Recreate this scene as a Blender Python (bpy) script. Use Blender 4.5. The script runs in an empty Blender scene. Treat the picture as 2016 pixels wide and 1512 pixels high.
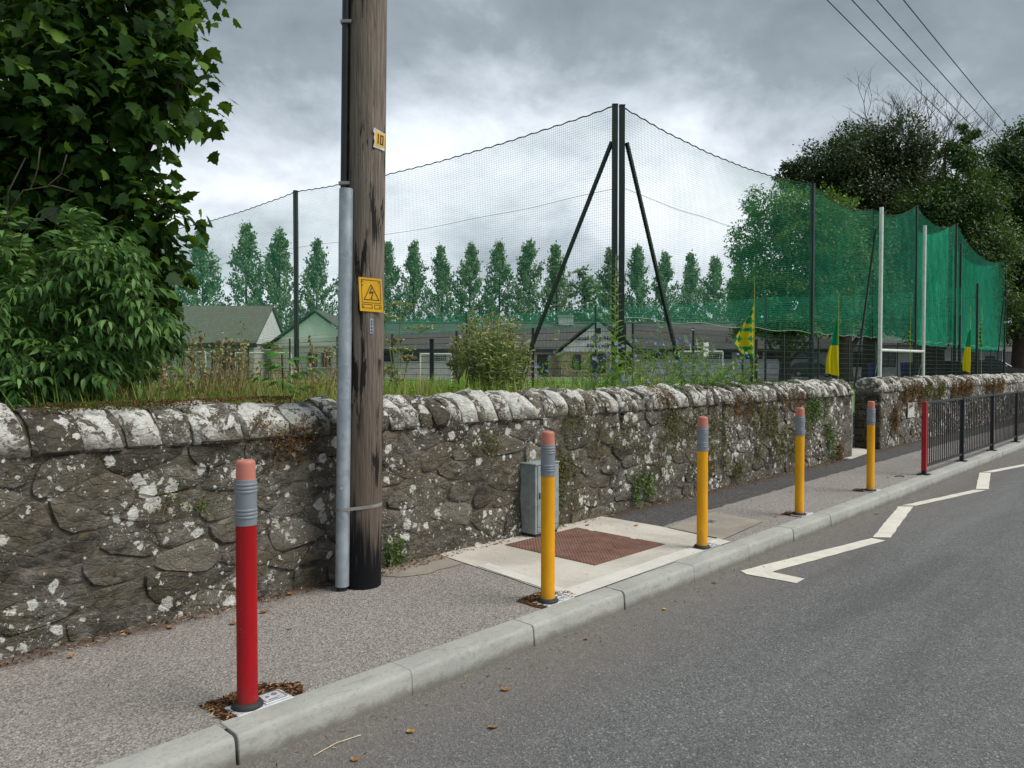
import bpy, bmesh, math, random
import numpy as np
from mathutils import Vector, Matrix, noise as mnoise

R = math.radians
scene = bpy.context.scene
COL = scene.collection

# ------------------------------------------------------------------ camera
A = R(43.1)                       # angle between the road (x axis) and the viewing direction
cam_d = bpy.data.cameras.new('camera')
cam_d.sensor_width = 36.0
cam_d.lens = 1500 / 2016 * 36
cam_d.clip_start = 0.05
cam_d.clip_end = 3000
cam = bpy.data.objects.new('camera', cam_d)
COL.objects.link(cam)
cam.location = (0, 0, 1.505)
cam.rotation_euler = (R(90) - math.atan(32 / 1500), 0, A - R(90))
scene.camera = cam

# ------------------------------------------------------------------ exposure
vs = scene.view_settings
vs.view_transform = 'Standard'
vs.look = 'None'
vs.gamma = 1.0
vs.exposure = 1.08
vs.use_curve_mapping = False

SUN_AZ = R(-62)                   # direction towards the sun, seen from above, from the x axis
SUN_EL = R(52)


def hx(s):
    s = s.lstrip('#')
    c = [int(s[i:i + 2], 16) / 255 for i in (0, 2, 4)]
    return tuple((x / 12.92 if x <= .04045 else ((x + .055) / 1.055) ** 2.4) for x in c)


class G:
    """small helper round a node tree"""
    def __init__(s, nt):
        s.nt = nt
        nt.nodes.clear()

    def n(s, t, ins=None, **kw):
        nd = s.nt.nodes.new('ShaderNode' + t)
        for k, v in kw.items():
            setattr(nd, k, v)
        for k, v in (ins or {}).items():
            s.put(nd, k, v)
        return nd

    def put(s, nd, k, v):
        sk = nd.inputs[k]
        if isinstance(v, bpy.types.NodeSocket):
            s.nt.links.new(v, sk)
        elif v is not None:
            if isinstance(v, str):
                v = hx(v)
            if sk.type == 'RGBA' and not isinstance(v, (int, float)) and len(v) == 3:
                v = (*v, 1)
            if sk.type == 'RGBA' and isinstance(v, (int, float)):
                v = (v, v, v, 1)
            sk.default_value = v

    def pos(s):
        return s.n('NewGeometry').outputs['Position']

    def obj(s):
        return s.n('TexCoord').outputs['Object']

    def island(s):
        return s.n('NewGeometry').outputs['Random Per Island']

    def xyz(s, v):
        o = s.n('SeparateXYZ', {0: v}).outputs
        return o[0], o[1], o[2]

    def comb(s, x, y, z):
        return s.n('CombineXYZ', {0: x, 1: y, 2: z}).outputs[0]

    def map(s, v, scale=(1, 1, 1), loc=(0, 0, 0), rot=(0, 0, 0)):
        return s.n('Mapping', {'Vector': v, 'Scale': scale, 'Location': loc, 'Rotation': rot}).outputs[0]

    def noise(s, scale, detail=4, rough=.55, dist=0, v=None, col=False):
        nd = s.n('TexNoise', {'Vector': v, 'Scale': scale, 'Detail': detail, 'Roughness': rough, 'Distortion': dist})
        return nd.outputs['Color' if col else 'Fac']

    def vor(s, scale, v=None, feature='F1', out='Distance', rand=1):
        nd = s.n('TexVoronoi', {'Vector': v, 'Scale': scale, 'Randomness': rand}, feature=feature)
        return nd.outputs[out]

    def m(s, op, a, b=None, c=None, clamp=False):
        nd = s.n('Math', {0: a}, operation=op, use_clamp=clamp)
        if b is not None:
            s.put(nd, 1, b)
        if c is not None:
            s.put(nd, 2, c)
        return nd.outputs[0]

    def vm(s, op, a, b=None):
        nd = s.n('VectorMath', {0: a}, operation=op)
        if b is not None:
            s.put(nd, 1, b)
        return nd.outputs[0]

    def step(s, f, lo, hi):
        return s.n('MapRange', {'Value': f, 'From Min': lo, 'From Max': hi}, interpolation_type='SMOOTHSTEP').outputs[0]

    def ramp(s, f, *stops):
        nd = s.n('ValToRGB', {0: f})
        e = nd.color_ramp.elements
        while len(e) < len(stops):
            e.new(.5)
        for el, (p, c) in zip(e, stops):
            el.position = p
            if isinstance(c, str):
                c = hx(c)
            if isinstance(c, (int, float)):
                c = (c, c, c)
            el.color = (*c, 1)
        return nd.outputs[0]

    def mix(s, f, a, b, blend='MIX'):
        nd = s.n('Mix', data_type='RGBA', blend_type=blend)
        s.put(nd, 0, f)
        s.put(nd, 6, a)
        s.put(nd, 7, b)
        return nd.outputs[2]

    def bump(s, h, strength=.5, dist=.01, normal=None):
        return s.n('Bump', {'Height': h, 'Strength': strength, 'Distance': dist, 'Normal': normal}).outputs[0]

    def bsdf(s, col, rough=.7, metal=0, normal=None, spec=.5, trans=None, coat=0):
        nd = s.n('BsdfPrincipled', {'Base Color': col, 'Roughness': rough, 'Metallic': metal, 'Normal': normal,
                                    'Specular IOR Level': spec, 'Coat Weight': coat})
        o = nd.outputs[0]
        if trans:
            t = s.n('BsdfTranslucent', {0: trans[1]}).outputs[0]
            mx = s.n('MixShader', {0: trans[0]})
            s.nt.links.new(o, mx.inputs[1])
            s.nt.links.new(t, mx.inputs[2])
            o = mx.outputs[0]
        out = s.n('OutputMaterial')
        s.nt.links.new(o, out.inputs[0])


# ------------------------------------------------------------------ sky
LX, LY = 7.7, 2.9
world = bpy.data.worlds.new('World')
scene.world = world
world.use_nodes = True
g = G(world.node_tree)
sky = g.n('TexSky', sky_type='NISHITA', sun_disc=False, sun_elevation=SUN_EL, sun_rotation=R(90) - SUN_AZ)
d = g.n('TexCoord').outputs['Generated']
dx, dy, dz = g.xyz(d)
zz = g.m('ADD', g.m('MAXIMUM', dz, 0), .34)
pl = g.comb(g.m('DIVIDE', dx, zz), g.m('DIVIDE', dy, zz), 0)
pl = g.map(pl, rot=(0, 0, R(20)), loc=(LX, LY, 0))
n1 = g.noise(.80, 2, .5, .2, pl)
n2 = g.noise(2.6, 9, .58, .3, pl)
n3 = g.noise(6.5, 9, .57, .25, g.map(d, scale=(1, 1, 1.6)))
f = g.m('ADD', g.m('ADD', g.m('MULTIPLY', n1, .72), g.m('MULTIPLY', n2, .36)), g.m('MULTIPLY', n3, .34))
f = g.m('ADD', f, g.m('MULTIPLY', g.step(dz, .16, .40), .15))
cloud = g.ramp(f, (.54, '#eef2f7'), (.64, '#d3dae2'), (.74, '#adb6bf'), (.83, '#89949c'), (.95, '#737f87'))
hole = g.step(f, .50, .43)
bg1 = g.n('Background', {'Color': cloud, 'Strength': .66})
bg2 = g.n('Background', {'Color': sky.outputs[0], 'Strength': .09})
mx = g.n('MixShader', {0: hole})
g.nt.links.new(bg1.outputs[0], mx.inputs[1])
g.nt.links.new(bg2.outputs[0], mx.inputs[2])
out = g.n('OutputWorld')
g.nt.links.new(mx.outputs[0], out.inputs[0])

# ------------------------------------------------------------------ sun behind thin cloud
sun_d = bpy.data.lights.new('sun', 'SUN')
sun_d.energy = 1.5
sun_d.angle = R(32)
sun_d.color = (1, .965, .91)
sun = bpy.data.objects.new('sun', sun_d)
COL.objects.link(sun)
sun.location = (5, -20, 25)
sdir = Vector((math.cos(SUN_AZ) * math.cos(SUN_EL), math.sin(SUN_AZ) * math.cos(SUN_EL), math.sin(SUN_EL)))
sun.rotation_euler = sdir.to_track_quat('Z', 'Y').to_euler()


# ------------------------------------------------------------------ mesh helpers
rng = random.Random(7)
nrng = np.random.default_rng(11)
GZ = 0.6                           # level of the ground behind the wall


def W(X, D, z=0.0):
    """site plan turned by the road's angle: X along the school front, D at right angles to it"""
    return Vector((X * math.sin(A) + D * math.cos(A), -X * math.cos(A) + D * math.sin(A), z))


ROT_W = A - R(90)                  # rotation of things that face along that plan


class MB:
    def __init__(s):
        s.v = []
        s.f = []

    def add(s, vs, fs):
        o = len(s.v)
        s.v += [tuple(p) for p in vs]
        s.f += [tuple(i + o for i in q) for q in fs]
        return s

    def box(s, c, d, rz=0, ch=0.0):
        hx_, hy, hz = d[0] / 2, d[1] / 2, d[2] / 2
        if ch:
            bm = bmesh.new()
            bmesh.ops.create_cube(bm, size=1)
            for q in bm.verts:
                q.co = Vector((q.co.x * d[0], q.co.y * d[1], q.co.z * d[2]))
            bmesh.ops.bevel(bm, geom=bm.edges[:], offset=ch, segments=1, affect='EDGES')
            bm.verts.index_update()
            vs = [q.co.copy() for q in bm.verts]
            fs = [tuple(q.index for q in p.verts) for p in bm.faces]
            bm.free()
        else:
            vs = [Vector((x * hx_, y * hy, z * hz)) for z in (-1, 1) for x, y in ((-1, -1), (1, -1), (1, 1), (-1, 1))]
            fs = [(3, 2, 1, 0), (4, 5, 6, 7), (0, 1, 5, 4), (1, 2, 6, 5), (2, 3, 7, 6), (3, 0, 4, 7)]
        m = Matrix.Rotation(rz, 3, 'Z')
        c = Vector(c)
        return s.add([m @ p + c for p in vs], fs)

    def tube(s, pts, r, n=8, cap=True, phase=0):
        pts = [Vector(p) for p in pts]
        k = len(pts)
        rr = r if isinstance(r, (list, tuple)) else [r] * k
        t0 = (pts[1] - pts[0]).normalized()
        ref = Vector((0, 0, 1)) if abs(t0.z) < .9 else Vector((1, 0, 0))
        a = t0.cross(ref).normalized()
        vs, fs = [], []
        for i, p in enumerate(pts):
            t = (pts[min(i + 1, k - 1)] - pts[max(i - 1, 0)])
            if t.length < 1e-9:
                t = t0
            t = t.normalized()
            a = (a - t * a.dot(t))
            a = a.normalized() if a.length > 1e-6 else t.orthogonal().normalized()
            b = t.cross(a)
            for j in range(n):
                w = 2 * math.pi * j / n + phase
                vs.append(p + (a * math.cos(w) + b * math.sin(w)) * rr[i])
        for i in range(k - 1):
            for j in range(n):
                j2 = (j + 1) % n
                fs.append((i * n + j, i * n + j2, (i + 1) * n + j2, (i + 1) * n + j))
        if cap and n > 2:
            fs.append(tuple(range(n - 1, -1, -1)))
            fs.append(tuple((k - 1) * n + j for j in range(n)))
        return s.add(vs, fs)

    def lathe(s, prof, n=24, c=(0, 0, 0)):
        c = Vector(c)
        vs, fs = [], []
        for r, z in prof:
            for j in range(n):
                w = 2 * math.pi * j / n
                vs.append(c + Vector((r * math.cos(w), r * math.sin(w), z)))
        k = len(prof)
        for i in range(k - 1):
            for j in range(n):
                j2 = (j + 1) % n
                fs.append((i * n + j, i * n + j2, (i + 1) * n + j2, (i + 1) * n + j))
        fs.append(tuple(range(n - 1, -1, -1)))
        fs.append(tuple((k - 1) * n + j for j in range(n)))
        return s.add(vs, fs)

    def prism(s, poly, o, ax, ay, dep):
        """polygon (a,b) in the plane o + a*ax + b*ay, pushed along the vector dep"""
        o, ax, ay, dep = Vector(o), Vector(ax), Vector(ay), Vector(dep)
        n = len(poly)
        lo = [o + ax * a + ay * b for a, b in poly]
        vs = lo + [p + dep for p in lo]
        fs = [tuple(range(n - 1, -1, -1)), tuple(range(n, 2 * n))]
        fs += [(i, (i + 1) % n, n + (i + 1) % n, n + i) for i in range(n)]
        return s.add(vs, fs)

    def mesh(s, name, smooth=None):
        me = bpy.data.meshes.new(name)
        me.from_pydata(s.v, [], s.f)
        me.validate()
        bm = bmesh.new()
        bm.from_mesh(me)
        bmesh.ops.recalc_face_normals(bm, faces=bm.faces)
        bm.to_mesh(me)
        bm.free()
        if smooth is not None:
            me.shade_smooth()
            if smooth < 180:
                me.set_sharp_from_angle(angle=R(smooth))
        return me

    def build(s, name, m, parent=None, smooth=None, loc=None):
        me = s.mesh(name, smooth)
        me.materials.append(m)
        return link(name, me, parent, loc)


def link(name, me, parent=None, loc=None):
    o = bpy.data.objects.new(name, me)
    COL.objects.link(o)
    if parent is not None:
        o.parent = parent
    if loc is not None:
        o.location = loc
    return o


def tag(o, label=None, cat=None, group=None, kind=None):
    for k, v in (('label', label), ('category', cat), ('group', group), ('kind', kind)):
        if v:
            o[k] = v
    return o


def thing(name, label, cat, loc=(0, 0, 0), rz=0, group=None):
    o = bpy.data.objects.new(name, None)
    o.empty_display_size = .2
    COL.objects.link(o)
    o.location = loc
    o.rotation_euler = (0, 0, rz)
    return tag(o, label, cat, group)


def copy_tree(o, parent=None):
    c = o.copy()
    COL.objects.link(c)
    c.parent = parent
    for ch in list(o.children):
        copy_tree(ch, c)
    return c


def np_mesh(name, V, T, m, parent=None, smooth=False, loc=None):
    """triangle mesh from numpy arrays"""
    me = bpy.data.meshes.new(name)
    V = np.ascontiguousarray(V, dtype=np.float32)
    T = np.ascontiguousarray(T, dtype=np.int32)
    me.vertices.add(len(V))
    me.vertices.foreach_set('co', V.ravel())
    me.loops.add(T.size)
    me.loops.foreach_set('vertex_index', T.ravel())
    me.polygons.add(len(T))
    me.polygons.foreach_set('loop_start', np.arange(0, T.size, 3, dtype=np.int32))
    me.update(calc_edges=True)
    if smooth:
        me.shade_smooth()
    me.materials.append(m)
    return link(name, me, parent, loc)


def unit(v):
    return v / np.maximum(np.linalg.norm(v, axis=-1, keepdims=True), 1e-9)


def scatter(tv, tt, P, axis, normal, S):
    """leaf template tv (x across, y along the leaf, z up), placed at P, pointing along axis, facing normal"""
    y = unit(axis)
    z = unit(normal - y * np.sum(normal * y, -1, keepdims=True))
    x = np.cross(y, z)
    S = np.broadcast_to(np.asarray(S, float), (len(P),))
    V = (P[:, None, :] + S[:, None, None] * (tv[None, :, 0:1] * x[:, None, :] + tv[None, :, 1:2] * y[:, None, :]
                                             + tv[None, :, 2:3] * z[:, None, :]))
    T = tt[None] + (np.arange(len(P)) * len(tv))[:, None, None]
    return V.reshape(-1, 3), T.reshape(-1, 3)


def rand_unit(n):
    return unit(nrng.normal(size=(n, 3)))


def join(parts):
    Vs, Ts, o = [], [], 0
    for V, T in parts:
        Vs.append(V)
        Ts.append(T + o)
        o += len(V)
    return np.concatenate(Vs), np.concatenate(Ts)


def mat(name):
    m = bpy.data.materials.new(name)
    m.use_nodes = True
    return m, G(m.node_tree)


def plain(name, col, rough=.6, metal=0, var=.08, scale=8, bump=0, spec=.5, coat=0):
    """a colour with slight unevenness"""
    m, g = mat(name)
    c = hx(col) if isinstance(col, str) else col
    p = g.obj()
    n = g.noise(scale, 5, .6, .2, p)
    lo = tuple(x * (1 - 2 * var) for x in c)
    hi = tuple(min(1, x * (1 + 2 * var)) for x in c)
    cc = g.mix(g.step(n, .3, .7), lo, hi)
    nr = None
    if bump:
        nr = g.bump(g.noise(scale * 6, 4, .6, 0, p), bump, .004)
    g.bsdf(cc, g.m('ADD', rough - .08, g.m('MULTIPLY', n, .16)), metal, nr, spec, coat=coat)
    return m

# ================================================================== materials of the ground and the wall
def asphalt(name, stops, cell, dirt=None, flecks=.5, blot=.5, spec=.35, tint=None):
    m, g = mat(name)
    p = g.pos()
    sc = g.n('VectorMath', {0: g.noise(60, 2, .5, 0, p, col=True)}, operation='SCALE')
    sc.inputs['Scale'].default_value = .006
    q = g.vm('ADD', p, sc.outputs[0])
    c1 = g.vor(cell, q, out='Color')
    r = g.xyz(c1)[0]
    col = g.ramp(r, *stops)
    big = g.noise(.9, 5, .6, .4, p)
    mid = g.noise(7, 5, .65, .2, p)
    col = g.mix(g.m('MULTIPLY', g.step(big, .35, .7), blot), col, tuple(x * .72 for x in hx(stops[1][1])))
    col = g.mix(g.m('MULTIPLY', g.step(mid, .5, .75), .35), col, tuple(min(1, x * 1.25) for x in hx(stops[1][1])))
    fl = g.m('MULTIPLY', g.m('GREATER_THAN', g.xyz(c1)[1], .955), flecks)
    col = g.mix(fl, col, '#c9c5bd')
    if dirt:
        col = dirt(g, p, col, mid, big)
    cr = g.m('MULTIPLY', g.step(g.vor(.55, g.vm('ADD', p, sc.outputs[0]), 'DISTANCE_TO_EDGE'), .006, .0), g.step(big, .5, .6))
    col = g.mix(g.m('MULTIPLY', cr, .0), col, '#222222')
    h = g.m('ADD', g.vor(cell, q), g.m('MULTIPLY', mid, .4))
    nr = g.bump(h, .55, .006)
    g.bsdf(col, g.ramp(big, (.3, .72), (.75, .9)), 0, nr, spec)
    return m


def pave_dirt(g, p, col, mid, big):
    x, y, z = g.xyz(p)
    e = g.m('ADD', y, g.m('MULTIPLY', g.m('SUBTRACT', mid, .5), .55))
    col = g.mix(g.m('MULTIPLY', g.step(e, 4.33, 4.62), .8), col, '#4a3a2c')
    e2 = g.noise(2.3, 6, .7, .8, p)
    return g.mix(g.m('MULTIPLY', g.step(e2, .6, .72), .35), col, '#5b544d')


def road_dirt(g, p, col, mid, big):
    x, y, z = g.xyz(p)
    ln = g.noise(1.1, 5, .6, .5, g.map(p, scale=(.22, 1.6, 1)))
    col = g.mix(g.m('MULTIPLY', g.step(ln, .48, .68), .38), col, '#474849')
    col = g.mix(g.m('MULTIPLY', g.step(ln, .46, .3), .30), col, '#858483')
    oil = g.m('MULTIPLY', g.step(g.noise(2.6, 6, .7, 1., g.map(p, loc=(4, 4, 0))), .64, .74), .45)
    col = g.mix(oil, col, '#3a3a3b')
    e = g.m('ADD', y, g.m('MULTIPLY', g.m('SUBTRACT', mid, .5), .9))
    e = g.m('ADD', e, g.m('MULTIPLY', g.m('SUBTRACT', big, .5), .7))
    col = g.mix(g.m('MULTIPLY', g.step(e, 1.9, 2.85), .5), col, '#7b746c')
    grit = g.m('MULTIPLY', g.step(g.noise(26, 5, .7, .5, p), .52, .68), g.step(e, 2.35, 2.85))
    return g.mix(g.m('MULTIPLY', grit, .7), col, '#8f8274')


M = {}
M['pavement'] = asphalt('pavement_tarmac', [(0, '#69645f'), (.5, '#8f8882'), (1, '#aea7a0')], 125, pave_dirt, .6, .22)
M['road'] = asphalt('road_asphalt', [(0, '#505051'), (.5, '#666666'), (1, '#7d7c7b')], 125, road_dirt, .35, .22, .35)
M['patch'] = asphalt('dark_tarmac', [(0, '#2f2f30'), (.5, '#4b4a4a'), (1, '#6c6a69')], 120, pave_dirt, .35, .3)


def concrete(name, a, b, dark, sc=2.0, rough=.85, vert=False):
    m, g = mat(name)
    p = g.pos()
    n = g.noise(sc, 6, .6, .5, p)
    f = g.noise(sc * 22, 5, .7, 0, p)
    col = g.mix(g.step(n, .3, .7), a, b)
    col = g.mix(g.m('MULTIPLY', g.step(f, .48, .75), .35), col, dark)
    st = g.noise(sc * 3.2, 7, .72, 1.2, p)
    col = g.mix(g.m('MULTIPLY', g.step(st, .58, .74), .5), col, dark)
    pit = g.vor(75, p)
    col = g.mix(g.m('MULTIPLY', g.step(pit, .16, .06), .6), col, dark)
    if vert:
        x, y, z = g.xyz(p)
        e = g.m('ADD', z, g.m('MULTIPLY', g.m('SUBTRACT', st, .5), .1))
        col = g.mix(g.m('MULTIPLY', g.step(e, -.05, -.115), .75), col, '#5c574f')
        sm = g.noise(5, 6, .65, 2.0, g.map(p, scale=(.7, 3, 3)))
        col = g.mix(g.m('MULTIPLY', g.step(sm, .55, .66), .35), col, '#6b6a62')
    nr = g.bump(g.m('ADD', f, g.m('MULTIPLY', pit, .5)), .35, .004)
    g.bsdf(col, rough, 0, nr, .3)
    return m


M['kerb'] = concrete('kerb_concrete', '#9c9d97', '#b0b0a9', '#74746d', 1.7, .8, True)
M['slab'] = concrete('slab_concrete', '#d2ccc0', '#b8b1a5', '#8d867b', 1.6)
M['slab2'] = concrete('old_concrete', '#a59d90', '#8e867b', '#6b645b', 2.2)
M['edge'] = concrete('edging_concrete', '#dedad2', '#c9c4bb', '#a09a90', 2.5)


def field_mat():
    m, g = mat('field_grass')
    p = g.pos()
    n = g.noise(.35, 5, .6, .3, p)
    f = g.noise(14, 4, .7, 0, p)
    col = g.mix(g.step(n, .3, .7), '#5f7a35', '#7d8a48')
    col = g.mix(g.m('MULTIPLY', f, .6), col, '#49602a')
    g.bsdf(col, .95, 0, g.bump(f, .6, .03), .2)
    return m


M['field'] = field_mat()
M['turf'] = plain('artificial_turf', '#6a9448', .9, 0, .1, 3, .3, .2)
M['forecourt'] = asphalt('yard_tarmac', [(0, '#6c6a68'), (.5, '#8c8a87'), (1, '#a5a29e')], 30)


def wall_mat(name, lichen=.5, top=.0, dark=1.0, moss=.5, own=0.0):
    m, g = mat(name)
    p = g.pos()
    if own:                                   # each stone carries its own growth
        sh = g.n('VectorMath', {0: g.comb(1, 2.3, 1.7)}, operation='SCALE')
        g.put(sh, 'Scale', g.m('MULTIPLY', g.n('ObjectInfo').outputs['Random'], 37))
        pw = p
        p = g.vm('ADD', p, sh.outputs[0])
        zw = g.xyz(pw)[2]
    x, y, z = g.xyz(p)
    if own:
        z = zw
    lay = g.map(p, scale=(1, 1, 1.8), rot=(0, R(4), 0))
    n1 = g.noise(2.2, 6, .62, .6, p)
    n2 = g.noise(9, 8, .68, .8, lay)
    n3 = g.noise(38, 6, .7, .3, lay)
    rnd = g.n('ObjectInfo').outputs['Random']
    k = lambda h: tuple(c * dark for c in hx(h))
    col = g.mix(g.step(n2, .3, .7), k('#302e2b'), k('#75716a'))
    col = g.mix(g.m('MULTIPLY', g.step(n1, .35, .65), .7), col, k('#584f3f'))
    col = g.mix(g.m('MULTIPLY', g.step(n3, .5, .72), .55), col, k('#8b8374'))
    col = g.mix(g.m('MULTIPLY', g.step(n3, .46, .3), .6), col, k('#211f1d'))
    md = g.noise(5.5, 7, .66, .9, g.map(p, scale=(1, 1, 1.8), loc=(4, 1, 8)))
    col = g.mix(g.m('MULTIPLY', g.step(md, .54, .68), .6), col, k('#8f897d'))
    col = g.mix(g.m('MULTIPLY', g.step(md, .45, .34), .75), col, k('#24221f'))
    col = g.mix(g.m('MULTIPLY', rnd, .35), col, k('#5a554d'))
    col = g.mix(g.m('MULTIPLY', g.step(rnd, .22, .0), .6), col, k('#2d2a27'))
    col = g.mix(g.m('MULTIPLY', g.step(rnd, .75, 1.), .45), col, k('#7a7468'))
    # ochre and green growth
    oc = g.noise(11, 6, .7, .5, g.map(p, loc=(7, 3, 1)))
    col = g.mix(g.m('MULTIPLY', g.step(oc, .6, .7), .6), col, '#6b5a34')
    og = g.noise(3.1, 7, .72, .7, g.map(p, loc=(2, 9, 4)))
    col = g.mix(g.m('MULTIPLY', g.step(og, .54, .66), moss), col, '#4a4528')
    orr = g.m('MULTIPLY', g.step(g.vor(17, g.map(p, loc=(.3, .1, .7))), .13, .07), g.step(oc, .45, .55))
    col = g.mix(g.m('MULTIPLY', orr, .8), col, '#9a6a2e')
    # white crusts of lichen: round patches with lobed rims, fine specks, film on the coping
    wv = g.n('VectorMath', {0: g.noise(20, 5, .62, 0, p, col=True)}, operation='SCALE')
    wv.inputs['Scale'].default_value = .085
    wp = g.vm('ADD', p, wv.outputs[0])
    gate = g.noise(1.9, 4, .6, .2, g.map(p, loc=(5, 5, 5)))
    up = g.step(z, .95, 1.2)
    b = g.m('ADD', g.m('MULTIPLY', g.m('SUBTRACT', gate, .5), 1.9), g.m('ADD', lichen - .5, g.m('MULTIPLY', up, top)))
    d1 = g.vor(6.5, wp)
    L1 = g.step(g.m('SUBTRACT', g.m('MULTIPLY', g.m('ADD', b, .46), .50), d1), -.015, .02)
    d2 = g.vor(15, wp)
    L2 = g.step(g.m('SUBTRACT', g.m('MULTIPLY', g.m('ADD', b, .46), .42), d2), -.02, .025)
    d3 = g.vor(48, wp)
    L3 = g.m('MULTIPLY', g.step(d3, .26, .14), g.step(b, -.12, .1))
    lp = g.noise(8.5, 5, .58, .3, g.map(p, loc=(8, 2, 3)))
    L5 = g.step(g.m('ADD', lp, g.m('MULTIPLY', b, .16)), .645, .668)
    ls = g.noise(7.5, 9, .74, .4, g.map(p, loc=(1, 2, 9)))
    ls = g.m('ADD', ls, g.m('MULTIPLY', g.m('SUBTRACT', rnd, .5), .20))
    L4 = g.m('MULTIPLY', g.step(ls, .505, .545), g.m('MULTIPLY', g.step(z, 1.02, 1.17), 1.0 if top else 0.0))
    L = g.m('MAXIMUM', g.m('MAXIMUM', g.m('MAXIMUM', L1, L5), L2), g.m('MAXIMUM', L3, L4))
    brk = g.noise(60, 5, .75, 0, p)
    L = g.m('MULTIPLY', L, g.step(brk, .32, .44))
    lc = g.mix(g.step(g.noise(16, 5, .7, 0, p), .3, .7), '#e6e5de', '#bab9b1')
    col = g.mix(g.m('MULTIPLY', L, .92), col, lc)
    h = g.m('ADD', g.m('ADD', g.m('MULTIPLY', n2, 1.2), g.m('MULTIPLY', n3, .5)), g.m('MULTIPLY', L, .10))
    h = g.m('ADD', h, g.m('MULTIPLY', md, .8))
    h = g.m('ADD', h, g.m('MULTIPLY', g.step(g.vor(7, g.vm('ADD', lay, wv.outputs[0]), 'DISTANCE_TO_EDGE'), .0, .07), .35))
    nr = g.bump(h, .75, .026)
    g.bsdf(col, .93, 0, nr, .15)
    return m


M['wall'] = wall_mat('rubble_stone', .53, 0, 1.26, .45)
M['mortar'] = wall_mat('rubble_mortar', .52, 0, 1.12, .5)
M['coping'] = wall_mat('coping_stone', .46, .12, 1.3, .4, 1.0)
M['endstone'] = wall_mat('pier_stone', .18, .1, .75, .15)
M['white_paint'] = None


def paint_mat():
    m, g = mat('road_paint')
    p = g.pos()
    n = g.noise(40, 5, .7, 0, p)
    w = g.noise(5, 6, .7, .5, p)
    col = g.mix(g.step(w, .35, .7), '#e2ddd0', '#cfc9bc')
    col = g.mix(g.m('MULTIPLY', g.step(n, .6, .72), .6), col, '#8d8a84')
    g.bsdf(col, .75, 0, g.bump(n, .4, .003), .3)
    return m


M['white_paint'] = paint_mat()


# ================================================================== ground, road, pavement
def sheet(name, poly, z, m, kind='structure', label=None):
    mb = MB()
    mb.add([(a, b, z) for a, b in poly], [tuple(range(len(poly)))])
    o = mb.build(name, m)
    return tag(o, label=label, kind=kind)


def wobble(pts, step=.12, amp=.012, seed=0):
    out = []
    n = len(pts)
    for i in range(n):
        a, b = Vector(pts[i]), Vector(pts[(i + 1) % n])
        k = max(1, int((b - a).length / step))
        nn = Vector((-(b - a).y, (b - a).x)).normalized()
        for j in range(k):
            q = a.lerp(b, j / k)
            w = amp * (mnoise.noise(Vector((q.x * 6 + seed, q.y * 6, seed))) * 1.6) if j else 0
            out.append(tuple(q + nn * w))
    return out


mb = MB()
mb.add([(-1500, 5.06, GZ), (1500, 5.06, GZ), (1500, 1600, GZ), (-1500, 1600, GZ)], [(0, 1, 2, 3)])
tag(mb.build('ground', M['field']), kind='structure')
mb = MB()
mb.add([(-1500, 5.06, -.3), (1500, 5.06, -.3), (1500, 5.06, GZ), (-1500, 5.06, GZ)], [(0, 1, 2, 3)])
tag(mb.build('earth_bank', M['mortar']), kind='structure')
sheet('verge', [(-1500, -1500), (1500, -1500), (1500, -4.6), (-1500, -4.6)], -.06, M['field'])
mb = MB()
mb.add([(-60, -4.6, -.16), (260, -4.6, -.16), (260, -.8, -.105), (-60, -.8, -.105), (260, 3.0, -.12), (-60, 3.0, -.12)],
       [(0, 1, 2, 3), (3, 2, 4, 5)])
tag(mb.build('road', M['road']), kind='structure')
sheet('pavement', [(-40, 3.02), (160, 3.02), (160, 5.06), (-40, 5.06)], 0, M['pavement'])
dk = [(6.22, 4.66), (6.2, 3.86), (7.4, 3.97), (10.2, 4.02), (15.7, 4.03), (22, 4.05), (40, 4.05), (40, 4.66)]
sheet('pavement_repair_strip', wobble(dk, .15, .035, 3), .004, M['patch'])
sheet('yard', [tuple(W(X, D)[:2]) for X, D in ((-40, 63), (90, 63), (90, 84), (-40, 84))], GZ + .008, M['forecourt'])
sheet('car_park', [tuple(W(X, D)[:2]) for X, D in ((14, 46), (70, 40), (90, 63), (18, 63))], GZ + .006, M['forecourt'])
sheet('playing_pitch', [tuple(W(X, D)[:2]) for X, D in ((-34, 34), (13, 25), (17, 61), (-34, 61))], GZ + .004, M['turf'])

# concrete apron round the inspection cover, lighter rims on three sides
sheet('concrete_apron', wobble([(4.05, 4.62), (3.86, 3.085), (6.06, 3.085), (6.2, 3.9), (6.22, 4.62)], .2, .006, 1), .006, M['slab'])
sheet('apron_edging', wobble([(3.86, 3.086), (6.05, 3.086), (6.1, 3.23), (3.98, 3.24), (4.12, 4.1), (4.0, 4.1)], .3, .005, 2), .010, M['edge'])
sheet('concrete_haunch', wobble([(3.33, 4.63), (3.42, 4.3), (3.62, 4.22), (4.0, 4.25), (4.04, 4.63)], .1, .03, 5), .0045, M['slab2'])
sheet('concrete_patch', wobble([(6.1, 3.18), (7.08, 3.27), (7.2, 3.88), (6.2, 3.8)], .3, .004, 6), .0085, M['slab2'])
sheet('gateway_patch', wobble([(12.9, 4.45), (14.5, 4.6), (14.84, 5.06), (12.9, 5.06)], .3, .01, 8), .0085, M['slab'])

# zigzag school markings
def zig(pts, seed):
    sheet('zigzag_marking', wobble(pts, .07, .006, seed), -.1135, M['white_paint'])


def leg(u0, v0, u1, v1, w=.065, e=.05):
    return [(u0 + e, v0 - w), (u1 + e, v1 - w), (u1 - e, v1 + w), (u0 - e, v0 + w)]


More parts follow.
